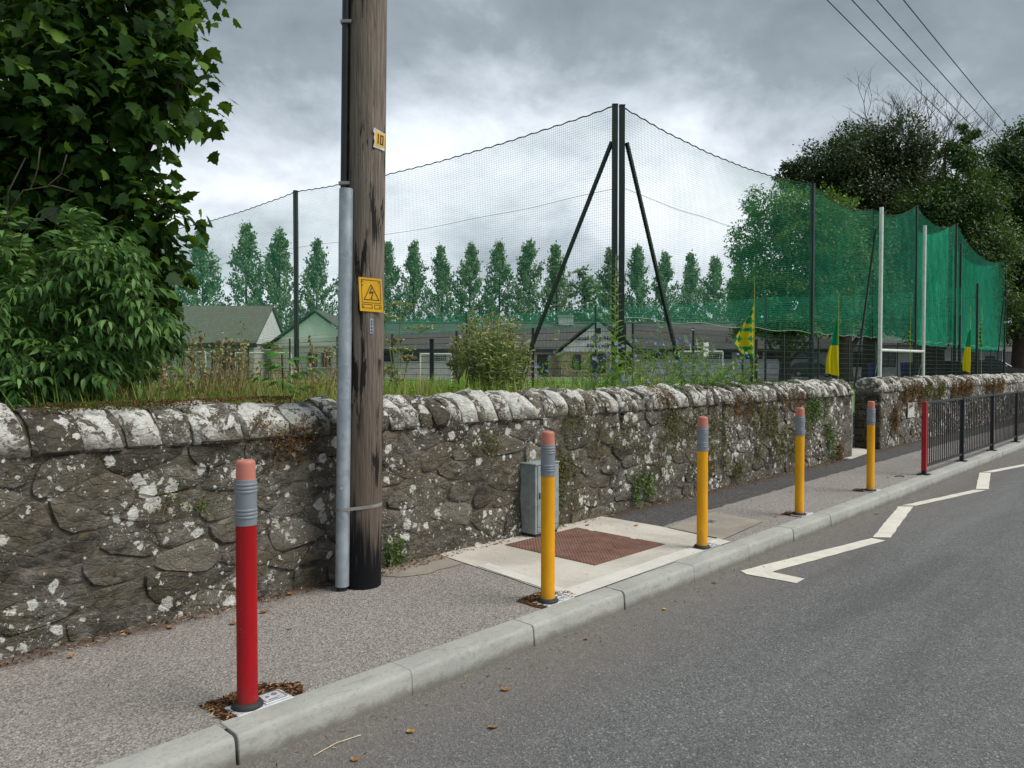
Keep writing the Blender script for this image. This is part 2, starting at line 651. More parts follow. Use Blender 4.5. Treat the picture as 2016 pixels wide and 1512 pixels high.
zig([(5.66, 2.80), (5.60, 2.72), (5.62, 2.33), (5.78, 2.335), (5.80, 2.60), (7.58, 2.30), (7.60, 2.43)], 1)
zig(leg(7.70, 2.37, 9.62, 2.70), 2)
zig(leg(9.70, 2.69, 11.60, 2.345), 3)
zig(leg(11.70, 2.345, 13.55, 2.68), 4)
zig(leg(13.63, 2.67, 15.5, 2.34), 5)
zig(leg(15.6, 2.34, 17.5, 2.67), 6)

# ------------------------------------------------------------------ kerb
mb = MB()
mb.box((12, 3.05, -.13), (60, .12, .2))
kerb = tag(mb.build('kerb', M['mortar']), kind='structure')
sec = [(2.903, -.25), (2.920, -.03), (2.924, -.012), (2.932, -.002), (2.944, .003), (3.078, .005), (3.084, -.25)]


def kerb_mesh(L):
    m_ = MB()
    rows = [(-L / 2, .003), (-L / 2 + .004, 0), (0, 0), (L / 2 - .004, 0), (L / 2, .003)]
    vs, fs = [], []
    n = len(sec)
    for x, ins in rows:
        for (y, z) in sec:
            yy = y + (ins if y < 3 else -ins)
            zz_ = z - (ins if z > -.2 else 0)
            vs.append((x, yy, zz_))
    for i in range(len(rows) - 1):
        for j in range(n):
            j2 = (j + 1) % n
            fs.append((i * n + j, i * n + j2, (i + 1) * n + j2, (i + 1) * n + j))
    fs += [tuple(range(n)), tuple(4 * n + j for j in range(n))]
    m_.add(vs, fs)
    me = m_.mesh('kerb_stone', 35)
    me.materials.append(M['kerb'])
    return me


km = kerb_mesh(.9085)
kr = random.Random(4)
for i in range(-4, 27):
    o = link('kerb_stone', km, kerb)
    o.location = (1.48 + .915 * (i + .5), kr.uniform(-.002, .002), kr.uniform(-.0015, .0015))
    o.rotation_euler = (0, kr.uniform(-.0015, .0015), kr.uniform(-.002, .002))
mbf = MB()
mbf.add([(x, y, z) for x in (26.2, 160) for y, z in sec], [(j, (j + 1) % 7, 7 + (j + 1) % 7, 7 + j) for j in range(7)])
tag(mbf.build('kerb_run', M['kerb'], kerb, 35), kind='stuff')


# ================================================================== rubble stone walls
def clip(poly, a, b, c):
    """keep the side a*x + b*y <= c"""
    out = []
    n = len(poly)
    for i in range(n):
        p, q = poly[i], poly[(i + 1) % n]
        dp, dq = a * p[0] + b * p[1] - c, a * q[0] + b * q[1] - c
        if dp <= 0:
            out.append(p)
        if (dp < 0 < dq) or (dq < 0 < dp):
            t = dp / (dp - dq)
            out.append((p[0] + (q[0] - p[0]) * t, p[1] + (q[1] - p[1]) * t))
    return out


def cells(u0, u1, z0, z1, nrow, ncol, rd, an=1.7):
    """uneven coursed pattern: cells of jittered points"""
    pts = []
    for r in range(nrow):
        for c in range(ncol):
            if rd.random() < .10:
                continue
            u = u0 + (u1 - u0) * (c + .5 + rd.uniform(-.42, .42) + (.5 if r % 2 else 0)) / (ncol + .5)
            z = z0 + (z1 - z0) * (r + .5 + rd.uniform(-.30, .30)) / nrow
            pts.append((u, z * an))
    res = []
    lim = 3.2 * max((u1 - u0) / ncol, (z1 - z0) * an / nrow)
    for i, p in enumerate(pts):
        poly = [(u0, z0 * an), (u1, z0 * an), (u1, z1 * an), (u0, z1 * an)]
        for j, q in enumerate(pts):
            if i == j or abs(p[0] - q[0]) > lim or abs(p[1] - q[1]) > lim:
                continue
            a, b = q[0] - p[0], q[1] - p[1]
            poly = clip(poly, a, b, (q[0] ** 2 + q[1] ** 2 - p[0] ** 2 - p[1] ** 2) / 2)
            if len(poly) < 3:
                break
        if len(poly) >= 3:
            res.append([(x, y / an) for x, y in poly])
    return res


def stone_mesh(poly, rd, gap=.008, proud=.018):
    """one face stone; local frame: x along the wall, z up, -y out of the wall"""
    cx = sum(p[0] for p in poly) / len(poly)
    cz = sum(p[1] for p in poly) / len(poly)
    P = [Vector((p[0] - cx, p[1] - cz)) for p in poly]
    rad = max(1e-3, min(p.length for p in P))
    P = [p * max(.5, 1 - gap / rad) for p in P]
    Q = []
    for i in range(len(P)):                     # blunt the corners
        a, b = P[i], P[(i + 1) % len(P)]
        Q += [a.lerp(b, .2), a.lerp(b, .8)] if (b - a).length > .05 else [a.lerp(b, .5)]
    S = []
    for i in range(len(Q)):
        a, b = Q[i], Q[(i + 1) % len(Q)]
        S.append(a)
        if (b - a).length > .09:
            S.append(a.lerp(b, rd.uniform(.35, .65)))
    sd = rd.uniform(0, 90)
    n = len(S)
    tx, tz = rd.uniform(-.06, .06), rd.uniform(-.09, .09)
    vs, fs = [], []
    for k, (sc, h) in enumerate(((1.0, -.05), (1.0, proud * .25), (.94, proud * .85), (.66, proud))):
        for q in S:
            w = 1 + (.07 * mnoise.noise(Vector((q.x * 14 + sd, q.y * 14, k * .3))) if k else 0)
            x, z = q.x * sc * w, q.y * sc * w
            e = 0
            if k >= 2:
                e = .011 * mnoise.noise(Vector((x * 11 + sd, z * 17, sd))) + x * tx + z * tz
            vs.append((x, -(h + e), z))
    vs.append((0, -(proud + .009 * mnoise.noise(Vector((sd, 0, sd)))), 0))
    for k in range(3):
        for j in range(n):
            j2 = (j + 1) % n
            fs.append((k * n + j, k * n + j2, (k + 1) * n + j2, (k + 1) * n + j))
    fs += [(3 * n + j, 3 * n + (j + 1) % n, 4 * n) for j in range(n)]
    return vs, fs, (cx, cz)


def coping_mesh(L, hw, hh, rd, lean):
    vs, fs = [], []
    sd = rd.uniform(0, 99)
    prof = [(-hw * .93, -.02)] + [(-hw * math.cos(t), hh * (math.sin(t) ** .8)) for t in
                                  [math.pi * i / 10 for i in range(11)]] + [(hw * .93, -.02)]
    n = len(prof)
    rows = [(-L / 2, .93), (-L / 2 + min(.022, L * .15), .992), (-L * .17, 1.012), (L * .17, 1.012),
            (L / 2 - min(.022, L * .15), .992), (L / 2, .93)]
    tw = rd.uniform(-.05, .05)
    for x, s_ in rows:
        for y, z in prof:
            k = 1 + .15 * mnoise.noise(Vector((x * 8 + sd, y * 9, z * 9))) + .05 * mnoise.noise(Vector((x * 30 + sd, y * 25, z * 25)))
            zz_ = z * s_ * k if z > 0 else z
            vs.append((x + lean * zz_ + tw * y, y * s_ * k, zz_))
    for i in range(len(rows) - 1):
        for j in range(n):
            j2 = (j + 1) % n
            fs.append((i * n + j, i * n + j2, (i + 1) * n + j2, (i + 1) * n + j))
    fs += [tuple(range(n)), tuple((len(rows) - 1) * n + j for j in range(n))]
    return vs, fs


def rubble_wall(label, u0, u1, vf, th, zc, hh, nrow, ncol, coplens, seed, ends=()):
    rd = random.Random(seed)
    t = thing('stone_wall', label, 'wall', (u0, vf, 0))
    t['kind'] = 'thing'
    L = u1 - u0
    # core with an uneven front
    mb = MB()
    nu, nz = int(L / .07), 16
    vs = []
    for i in range(nu + 1):
        for j in range(nz + 1):
            x, z = L * i / nu, -.1 + (zc + .1) * j / nz
            vs.append((x, -.001 + .012 * mnoise.noise(Vector((x * 6 + seed, z * 9, 2))), z))
    fs = [(i * (nz + 1) + j, (i + 1) * (nz + 1) + j, (i + 1) * (nz + 1) + j + 1, i * (nz + 1) + j + 1)
          for i in range(nu) for j in range(nz)]
    mb.add(vs, fs)
    q = [(0, .02, -.1), (L, .02, -.1), (L, th, -.1), (0, th, -.1), (0, .02, zc), (L, .02, zc), (L, th, zc), (0, th, zc)]
    mb.add(q, [(1, 2, 6, 5), (2, 3, 7, 6), (3, 0, 4, 7), (4, 5, 6, 7)])
    mb.build('mortar_core', M['mortar'], t)
    for poly in cells(0, L, -.03, zc - .012, nrow, ncol, rd):
        vs, fs, c = stone_mesh(poly, rd, rd.uniform(.003, .009), rd.uniform(.002, .016) + (.010 if rd.random() < .15 else 0))
        m_ = MB()
        m_.add(vs, fs)
        m_.build('stone', M['wall'], t, 50, (c[0], 0, c[1]))
    for side in ends:                           # squared stones on the visible end
        x0 = 0 if side < 0 else L
        z = 0.0
        while z < zc - .05:
            h = min(rd.uniform(.09, .15), zc - z - .012)
            y = .0
            while y < th - .03:
                w = min(rd.uniform(.12, .3), th - y)
                if th - y - w < .07:
                    w = th - y
                m_ = MB()
                m_.box((0, 0, 0), (.05, w - .012, h - .012), 0, .008)
                m_.build('stone', M['endstone'], t, None, (x0 + side * rd.uniform(.0, .012), y + w / 2, z + h / 2))
                y += w
            z += h
    # coping of stones on edge
    cy = th / 2
    mc = MB()
    prof = [(-.235 * math.cos(a_), hh * .86 * math.sin(a_)) for a_ in [math.pi * i / 10 for i in range(11)]]
    mc.add([(x, cy + a_, zc + b_) for x in (.01, L - .01) for a_, b_ in prof],
           [(j, (j + 1) % 11, 11 + (j + 1) % 11, 11 + j) for j in range(11)] + [tuple(range(11)), tuple(range(21, 10, -1))])
    mc.build('coping_bed', M['mortar'], t)
    x = 0
    while x < L - .02:
        w = coplens(u0 + x, rd)
        if L - x - w < .06:
            w = L - x
        vs, fs = coping_mesh(w - rd.uniform(.004, .012), .262 + rd.uniform(-.012, .014), hh + rd.uniform(-.03, .018), rd, rd.uniform(-.22, -.05))
        m_ = MB()
        m_.add(vs, fs)
        m_.build('coping_stone', M['coping'], t, 45, (x + w / 2, cy, zc))
        x += w
    return t


w1 = rubble_wall('long rubble stone wall with lichen spotted rounded coping behind the wooden pole', -2.4, 13.3, 4.6, .45, 1.055, .235,
                 7, 46, lambda u, rd: rd.uniform(.15, .36) if u < 3.0 else rd.uniform(.10, .19), 21)
w2 = rubble_wall('rubble stone wall with a squared end pier behind the black guardrail', 14.86, 31.5, 4.62, .46, 1.06, .25,
                 6, 50, lambda u, rd: rd.uniform(.10, .19), 22, ends=(-1,))

# ================================================================== street furniture
M['red'] = plain('red_paint', '#a2000d', .42, 0, .05, 5, 0, .35)
M['yellow'] = plain('yellow_paint', '#eca400', .42, 0, .04, 5, 0, .4)
M['ferrule'] = plain('grey_plastic', '#7d838a', .42, 0, .05, 6, 0, .5)


def worn_paint(name, c, chip):
    m, g = mat(name)
    p = g.obj()
    w = g.n('ObjectInfo').outputs['Random']
    q = g.vm('ADD', p, g.comb(g.m('MULTIPLY', w, 9), 0, 0))
    x, y, z = g.xyz(p)
    n = g.noise(9, 5, .6, .3, g.map(q, scale=(1, 1, .35)))
    f = g.noise(70, 4, .7, .2, q)
    col = g.mix(g.step(n, .3, .75), c, tuple(v * .80 for v in hx(c)))
    col = g.mix(g.m('MULTIPLY', g.step(f, .66, .72), .55), col, chip)
    gr = g.m('ADD', z, g.m('MULTIPLY', g.m('SUBTRACT', n, .5), .5))
    col = g.mix(g.m('MULTIPLY', g.step(gr, .14, .02), .3), col, '#4a4038')
    g.bsdf(col, g.m('ADD', .34, g.m('MULTIPLY', n, .25)), 0, g.bump(f, .05, .002), .38)
    return m


M['red'] = worn_paint('red_paint', '#a6000e', '#d9a9a4')
M['yellow'] = worn_paint('yellow_paint', '#efa800', '#8a6a20')
M['eraser'] = plain('salmon_plastic', '#c47a68', .5, 0, .05, 6, 0, .4)
M['rubber'] = plain('black_rubber', '#2a2b2d', .7, 0, .1, 8)
M['socket'] = plain('pale_metal_plate', '#c3c4c6', .55, .1, .08, 14, .1)
M['socket_dark'] = plain('plate_marks', '#6f7175', .6, 0, .1, 14)
M['black'] = plain('black_powder_coat', '#15171b', .4, 0, .15, 9)
M['steel_bolt'] = plain('bolt_steel', '#b5b6b6', .4, .6, .1, 20)
M['galv'] = None


def galv(name, a, b, sc=9, metal=.35):
    m, g = mat(name)
    p = g.pos()
    v = g.vor(sc * 3, p, out='Color')
    n = g.noise(sc, 6, .65, .6, g.map(p, scale=(1, 1, .5)))
    col = g.mix(g.step(n, .35, .7), a, b)
    col = g.mix(g.m('MULTIPLY', g.xyz(v)[0], .18), col, '#dfe5ea')
    g.bsdf(col, .5, metal, g.bump(n, .08, .003), .5)
    return m


M['galv'] = galv('galvanised_steel', '#8d98a2', '#a9b3ba', 7)
M['cabinet'] = galv('cabinet_grey_green', '#7e8b8a', '#8f9a98', 5, .1)


def bark_mat():
    m, g = mat('bark_chips')
    r = g.island()
    col = g.ramp(r, (0, '#2a1d15'), (.35, '#4c3524'), (.7, '#775438'), (.92, '#a98560'), (1, '#c9b08c'))
    g.bsdf(col, .85, 0, None, .2)
    return m


M['bark'] = bark_mat()


def soil_mat():
    m, g = mat('soil')
    p = g.pos()
    n = g.noise(45, 6, .75, .3, p)
    g.bsdf(g.ramp(n, (.3, '#1f1711'), (.5, '#47331f'), (.72, '#7a5b40')), .95, 0, g.bump(n, 1, .02), .15)
    return m


M['soil'] = soil_mat()

# flat splinter used for bark chips and other litter
CHIP_V = np.array([(-.5, -1, 0), (.5, -.8, 0), (.35, 1, .12), (-.4, .8, -.1), (0, 0, .35)])
CHIP_T = np.array([(0, 1, 4), (1, 2, 4), (2, 3, 4), (3, 0, 4)])


def chips(name, poly, n, z, size, m, parent=None, off=(0, 0)):
    xs = [p[0] for p in poly]
    ys = [p[1] for p in poly]
    pts = []
    while len(pts) < n:
        x, y = rng.uniform(min(xs), max(xs)), rng.uniform(min(ys), max(ys))
        ins = False
        for i in range(len(poly)):
            (x1, y1), (x2, y2) = poly[i], poly[i - 1]
            if (y1 > y) != (y2 > y) and x < (x2 - x1) * (y - y1) / (y2 - y1) + x1:
                ins = not ins
        if ins:
            pts.append((x - off[0], y - off[1], z + abs(rng.gauss(0, .004))))
    P = np.array(pts)
    ax = rand_unit(n) * [1, 1, .25]
    nn = np.array([0, 0, 1.]) + .5 * rand_unit(n)
    V, T = scatter(CHIP_V * [.45, 1, .5], CHIP_T, P, ax, nn, nrng.uniform(.5, 1.3, n) * size)
    o = np_mesh(name, V, T, m, parent)
    return tag(o, kind='stuff')


# ------------------------------------------------------------------ pencil bollards
def ring_profile():
    pr = [(.0465, .815), (.0465, .842)]
    for z in (.850, .866, .882):
        pr += [(.0465, z - .006), (.0492, z - .003), (.0492, z + .003), (.0465, z + .006)]
    pr += [(.0465, .90), (.0465, .955)]
    for z in (.963, .979, .995):
        pr += [(.0465, z - .006), (.0492, z - .003), (.0492, z + .003), (.0465, z + .006)]
    pr += [(.0465, 1.012), (.0455, 1.016), (.030, 1.016)]
    return pr


def bollard(colour, label, group=None):
    t = thing('pencil_bollard', label, 'bollard', (0, 0, 0), 0, group)
    b = MB().lathe([(.0455, .02), (.0475, .026), (.0475, .036), (.0445, .046), (.0445, .80), (.0445, .83)], 28)
    b.build('shaft', M[colour], t, 40)
    MB().lathe(ring_profile(), 28).build('ferrule', M['ferrule'], t, 40)
    MB().lathe([(.0415, 1.008), (.0415, 1.082), (.040, 1.092), (.036, 1.098), (.028, 1.1005)], 28).build('eraser', M['eraser'], t, 50)
    MB().lathe([(.068, .010), (.068, .018), (.060, .030), (.047, .034)], 28).build('base_ring', M['rubber'], t, 40)
    # ground socket with its lid
    s_ = MB()
    s_.box((.055, -.005, .006), (.27, .125, .008), 0, .002)
    sk = s_.build('ground_socket', M['socket'], t)
    l_ = MB().box((.118, -.002, .0125), (.118, .105, .006), 0, .0025)
    lid = l_.build('lid', M['socket'], sk)
    for (x, y, dx_, dy_) in ((.118, .044, .095, .005), (.118, -.048, .095, .005), (.068, -.002, .005, .08), (.168, -.002, .005, .08)):
        MB().box((x, y, .016), (dx_, dy_, .0016)).build('rim', M['socket_dark'], sk)
    MB().lathe([(.014, .0155), (.014, .0172), (.008, .0172)], 14, (.135, .012, 0)).build('lock', M['socket_dark'], sk, 40)
    MB().lathe([(.009, .0155), (.009, .0172), (.004, .0172)], 12, (.098, .005, 0)).build('lock', M['socket_dark'], sk, 40)
    for k in range(4):
        MB().box((.092 + .011 * k, -.03, .0162), (.007, .011, .0012)).build('mark', M['socket_dark'], sk)
    return t


BY = 3.148
bol = bollard('yellow', 'yellow pencil bollard beside the rusty inspection cover, bark chips at its foot')
bol.location = (3.70, BY, 0)
red = bollard('red', 'red pencil bollard with grey ferrule and pink eraser tip, tallest in view')
red['label'] = 'red pencil bollard with grey ferrule and pink eraser top'
red.location = (1.64, BY - .01, 0)
for u, v, lb in ((5.69, BY + .01, 'yellow pencil bollard set in the corner of the pale concrete apron'),
                 (7.65, BY, 'yellow pencil bollard just past the square concrete patch'),
                 (9.72, BY - .02, 'yellow pencil bollard closest to the black guardrail')):
    c = copy_tree(bol)
    c['label'] = lb
    c.location = (u, v, 0)
    c.rotation_euler.z = rng.uniform(-.05, .05)
bol['group'] = 'yellow pencil bollards along the kerb'
for o in list(COL.objects):
    if o.name.startswith('pencil_bollard') and o['label'].startswith('yellow'):
        o['group'] = 'yellow pencil bollards along the kerb'

# planting pits filled with bark at the bollards
for i, (u, sz, n) in enumerate(((1.64, 1.0, 900), (3.70, .9, 700), (7.65, .62, 180), (9.72, .62, 180))):
    poly = [(u - .13 * sz, 3.05 + .035), (u - .14 * sz, 3.31), (u + .16 * sz, 3.33), (u + .30 * sz, 3.20), (u + .25 * sz, 3.09)]
    sheet('bark_pit', wobble(poly, .04, .02, i), .0025, M['soil'])
    chips('bark_chips', poly, n, .004, .014, M['bark'])

# ------------------------------------------------------------------ inspection cover in the apron
def rust_mat():
    m, g = mat('rusty_iron')
    p = g.obj()
    q = g.map(p, rot=(0, 0, R(45)))
    x, y, z = g.xyz(q)
    s1 = g.m('SINE', g.m('MULTIPLY', x, 260))
    s2 = g.m('SINE', g.m('MULTIPLY', y, 260))
    tr = g.m('MAXIMUM', s1, s2)
    n = g.noise(6, 6, .65, .5, p)
    f = g.noise(60, 4, .7, 0, p)
    col = g.mix(g.step(n, .3, .7), '#76564a', '#8f6c5d')
    col = g.mix(g.m('MULTIPLY', g.step(f, .5, .7), .5), col, '#9c7a6c')
    col = g.mix(g.m('MULTIPLY', g.step(tr, .3, -.4), .35), col, '#4a2e25')
    g.bsdf(col, .8, .15, g.bump(tr, .8, .004), .3)
    return m


M['rust'] = rust_mat()
mh = thing('inspection_cover', 'rusty brown double inspection cover set in pale concrete apron', 'cover', (5.11, 3.935, .006), R(-1))
b = MB()
for x, y, dx_, dy_ in ((0, .472, .96, .014), (0, -.472, .96, .014), (.473, 0, .014, .93), (-.473, 0, .014, .93)):
    b.box((x, y, .003), (dx_, dy_, .006))
b.build('frame', M['rust'], mh)
for k in (-1, 1):
    b = MB().box((0, k * .2325, .0035), (.926, .457, .007), 0, .002)
    cv = b.build('cover_plate', M['rust'], mh)
    for a_, ln, px_, py_ in ((R(35), .24, -.12, 0), (R(-40), .13, .13, .02), (R(20), .15, .12, -.09)):
        MB().box((px_, k * .2325 + py_, .0085), (ln, .018, .005), a_ * k, .001).build('rib', M['rust'], cv)
    for sx in (-1, 1):
        MB().lathe([(.018, .007), (.018, .0085), (.010, .0085)], 14, (sx * .38, k * .2325 + .16, 0)).build('keyhole', M['socket_dark'], cv)
for y in (.30, -.17):
    MB().box((.462, y, .0082), (.03, .05, .004), 0, .001).build('cement_dab', M['edge'], mh)
box = thing('stopcock_lid', 'small dark stopcock lid in the old square concrete patch', 'lid', (6.72, 3.63, .009), R(8))
MB().box((0, 0, .003), (.11, .075, .006), 0, .002).build('lid', M['socket_dark'], box)
MB().box((0, 0, .0065), (.05, .008, .0015)).build('lifting_slot', M['rubber'], box)
tag(MB().tube([(0, -.05, .005), (.03, -.02, .012), (.01, .04, .009), (-.05, .05, .006)], .007, 6).build('tar_crumb', M['rubber'], None, 60, (11.3, 3.25, 0)),
    'small black crumb of tar on the pavement beside the red rail post', 'litter')

# ------------------------------------------------------------------ cabinet against the wall
cb = thing('utility_cabinet', 'slim grey metal utility cabinet standing against the stone wall', 'cabinet', (5.19, 4.515, 0), R(1))
MB().box((0, 0, .02), (.31, .165, .05)).build('plinth', M['rubber'], cb)
MB().box((0, 0, .335), (.33, .18, .61), 0, .004).build('body', M['cabinet'], cb)
dr = MB().box((.01, -.092, .36), (.295, .012, .54), 0, .003).build('door', M['cabinet'], cb)
MB().box((-.115, -.1, .37), (.016, .008, .05), 0, .002).build('lock', M['rubber'], dr)
MB().box((.01, -.0925, .065), (.295, .008, .036), 0, .002).build('skirting', M['cabinet'], cb)
MB().box((0, -.003, .648), (.345, .196, .016), 0, .005).build('roof', M['cabinet'], cb)

# ------------------------------------------------------------------ wooden pole with its cables and plates
def wood_mat():
    m, g = mat('weathered_pole')
    p = g.obj()
    x, y, z = g.xyz(p)
    ang = g.m('ARCTAN2', y, x)
    q = g.comb(g.m('MULTIPLY', g.m('COSINE', ang), .13), g.m('MULTIPLY', g.m('SINE', ang), .13), g.m('MULTIPLY', z, .035))
    gr = g.noise(95, 7, .7, .25, q)
    g2 = g.noise(24, 5, .6, .4, q)
    col = g.ramp(gr, (.28, '#39322c'), (.45, '#6d635a'), (.62, '#877c72'), (.8, '#9d938a'))
    low = g.step(z, 2.2, .5)
    col = g.mix(g.m('MULTIPLY', low, .5), col, '#4e3e31')
    # creosote runs and the tarred foot
    run = g.noise(17, 5, .6, .5, g.comb(g.m('MULTIPLY', g.m('COSINE', ang), .13), g.m('MULTIPLY', g.m('SINE', ang), .13), g.m('MULTIPLY', z, .10)))
    pick = g.noise(.8, 3, .5, .3, g.comb(g.m('MULTIPLY', ang, .5), 0, z))
    bl = g.m('MULTIPLY', g.step(run, .53, .58), g.step(pick, .45, .53))
    col = g.mix(g.m('MULTIPLY', bl, .93), col, '#141313')
    ft = g.m('ADD', z, g.m('MULTIPLY', g.m('SUBTRACT', g2, .5), 1.5))
    col = g.mix(g.step(ft, .55, .2), col, '#0e0f12')
    crack = g.step(g.noise(60, 3, .5, .3, q), .30, .22)
    col = g.mix(g.m('MULTIPLY', crack, .8), col, '#1a1613')
    kn = g.vor(3.1, g.comb(g.m('MULTIPLY', ang, .33), 0, g.m('MULTIPLY', z, .55)))
    col = g.mix(g.step(kn, .07, .04), col, '#2a211a')
    h = g.m('SUBTRACT', gr, g.m('MULTIPLY', crack, 1.2))
    g.bsdf(col, .85, 0, g.bump(h, .55, .008), .25)
    return m


M['pole'] = wood_mat()
M['sign_yellow'] = plain('sign_yellow', '#e3ab0a', .45, 0, .05, 8)
M['ink'] = plain('sign_ink', '#2a1f0c', .6, 0, .05, 8)
M['white'] = plain('white_plate', '#c9c6bb', .55, 0, .1, 20)
M['strap'] = plain('strap_metal', '#8f8d89', .5, .3, .1, 12)
M['pvc'] = plain('black_pvc', '#1c1e22', .45, 0, .15, 6)
RT = Vector((math.sin(A), -math.cos(A), 0))          # along the school front
FW = Vector((math.cos(A), math.sin(A), 0))
pole = thing('wooden_utility_pole', 'tall weathered wooden utility pole in front of the stone wall', 'pole', (3.125, 4.345, 0))
lean = .0150


def pl(z, a=0.0, b=0.0):
    """point beside the pole's axis: a to the side, b towards the road corner, following its lean"""
    return RT * (a + lean * z) - FW * b + Vector((0, 0, z))


mb = MB()
mb.tube([pl(z) for z in (-.3, .0, .6, 1.2, 1.8, 2.4, 3.0, 3.6, 4.4, 5.5, 7, 8.6)],
        [.128, .128, .1275, .127, .1265, .126, .1255, .125, .123, .12, .115, .11], 36)
mb.build('shaft', M['pole'], pole, 60)
mb = MB().tube([pl(z, -.112, .128) for z in (.03, 1.4, 2.70)], .046, 20)
cd = mb.build('cable_guard', M['galv'], pole, 50)
MB().prism([(0, -.011), (.009, 0), (0, .011), (-.009, 0)], pl(.70, -.112, .1755), RT, (0, 0, 1), -FW * .0015).build('sticker', M['white'], cd)
MB().tube([pl(z, -.112, .128) for z in (-.02, .05)], .036, 14).build('cable_end', M['pvc'], cd, 50)
MB().tube([pl(z, -.140, .06) for z in (2.5, 4.0, 6.5, 8.0)], .026, 14).build('black_cable', M['pvc'], pole, 50)
for z in (2.75, 3.83, 5.2, 6.6):
    MB().box(pl(z, -.135, .07), (.075, .05, .022), ROT_W, .003).build('cable_clip', M['strap'], pole)
# strap round pole and guard
pts = []
for k in range(40):
    w = 2 * math.pi * k / 39
    ca, sa = math.cos(w), math.sin(w)
    r = max((q.dot(Vector((ca, sa))) + rr_) for q, rr_ in ((Vector((0, 0)), .1295), (Vector((-.112, .128)), .0475)))
    pts.append((ca, sa, r))
hull = []
for k in range(60):
    w = 2 * math.pi * k / 60
    best = max(((Vector((0, 0)), .1300), (Vector((-.112, .128)), .0480)), key=lambda t_: t_[0].dot(Vector((math.cos(w), math.sin(w)))) + t_[1])
    hull.append(best[0] + Vector((math.cos(w), math.sin(w))) * best[1])
vs, fs = [], []
for q in hull:
    for z, e in ((.548, 1), (.570, 1)):
        vs.append(pl(z + q.x * .06, q.x, q.y))
    for z, e in ((.570, .985), (.548, .985)):
        vs.append(pl(z + q.x * .06, q.x * .985, q.y * .985))
n = len(hull)
for i in range(n):
    j = (i + 1) % n
    for k in range(4):
        fs.append((i * 4 + k, j * 4 + k, j * 4 + (k + 1) % 4, i * 4 + (k + 1) % 4))
MB().add(vs, fs).build('steel_strap', M['strap'], pole, 40)


def plate_frame(z, deg, rad):
    """centre, right and out vectors of a plate nailed on the pole"""
    a_ = R(deg)
    outv = RT * math.sin(a_) - FW * math.cos(a_)
    rightv = RT * math.cos(a_) + FW * math.sin(a_)
    return pl(z) + outv * rad, rightv, outv


c0, rv, ov = plate_frame(1.995, 27, .1285)
UPV = Vector((0, 0, 1))
UPS = UPV - rv * .045                      # the plate hangs slightly askew
rvs = rv - UPV * .045


def slab_(poly, m, name, parent, lift, th=.0012, c=None, r_=None, u_=None, o_=None):
    c, r_, u_, o_ = c or c0, r_ or rvs, u_ or UPS, o_ or ov
    return MB().prism(poly, c + o_ * lift, r_, u_, o_ * th).build(name, m, parent)


def ring_(x0, y0, x1, y1, w):
    return [[(x0, y0), (x1, y0), (x1, y0 + w), (x0, y0 + w)], [(x0, y1 - w), (x1, y1 - w), (x1, y1), (x0, y1)],
            [(x0, y0 + w), (x0 + w, y0 + w), (x0 + w, y1 - w), (x0, y1 - w)], [(x1 - w, y0 + w), (x1, y0 + w), (x1, y1 - w), (x1 - w, y1 - w)]]


sg = slab_([(-.08, -.113), (.08, -.113), (.08, .113), (-.08, .113)], M['sign_yellow'], 'warning_sign', pole, 0, .003)
sg['label'] = 'yellow plate with a lightning bolt in a triangle'
for nm, x0, y0, x1, y1 in (('border', -.064, -.055, .068, .099), ('text_box', -.066, -.092, .006, -.064), ('text_box', .02, -.092, .068, -.064)):
    mb = MB()
    for q in ring_(x0, y0, x1, y1, .0032):
        mb.prism(q, c0 + ov * .0032, rvs, UPS, ov * .0012)
    mb.build(nm, M['ink'], sg)
tri = [(-.052, -.036), (.058, -.036), (.003, .074)]
ctr = Vector((.003, -.002))
inn = [tuple(ctr + (Vector(p) - ctr) * .86) for p in tri]
mb = MB()
for i in range(3):
    j = (i + 1) % 3
    mb.prism([tri[i], tri[j], inn[j], inn[i]], c0 + ov * .0032, rvs, UPS, ov * .0012)
mb.build('triangle', M['ink'], sg)
bolt = [(.006, .052), (-.013, .012), (-.010, .006), (.010, .014), (.000, -.020), (-.004, -.018), (.001, -.031), (.011, -.021), (.006, -.021), (.019, .022), (.015, .025), (-.003, .018), (.012, .050)]
slab_(bolt, M['ink'], 'lightning_bolt', sg, .0032)
for x, y in ((-.055, .087), (.056, .085), (-.055, .062), (-.055, -.080), (.056, -.080)):
    MB().prism([(.005 * math.cos(t), .005 * math.sin(t)) for t in [i * math.pi / 4 for i in range(8)]], c0 + rvs * x + UPS * y + ov * .003, rvs, UPS, ov * .002).build('nail', M['socket_dark'], sg)
# number plate 10, torn on its left side
c1, rv1, ov1 = plate_frame(3.04, 48, .1275)
r1s, u1s = rv1 - UPV * .10, UPV + rv1 * .06
npl = slab_([(-.045, -.062), (.05, -.062), (.05, .055), (.0, .062), (-.046, .068), (-.05, .040), (-.038, .030), (-.042, .0), (-.034, -.02)], M['white'], 'number_plate', pole, 0, .002, c1, r1s, u1s, ov1)
npl['label'] = 'torn plate with the number 10'
slab_([(-.026, -.042), (.047, -.042), (.047, .046), (-.028, .05)], M['sign_yellow'], 'yellow_face', npl, .0022, .001, c1, r1s, u1s, ov1)
slab_([(-.012, -.03), (-.003, -.03), (-.003, .036), (-.010, .036), (-.018, .026), (-.012, .026)], M['ink'], 'digit', npl, .0035, .0008, c1, r1s, u1s, ov1)
mb = MB()
for q in ring_(.008, -.03, .036, .036, .009):
    mb.prism(q, c1 + ov1 * .0035, r1s, u1s, ov1 * .0008)
mb.build('digit', M['ink'], npl)
c2, rv2, ov2 = plate_frame(1.785, 30, .1288)
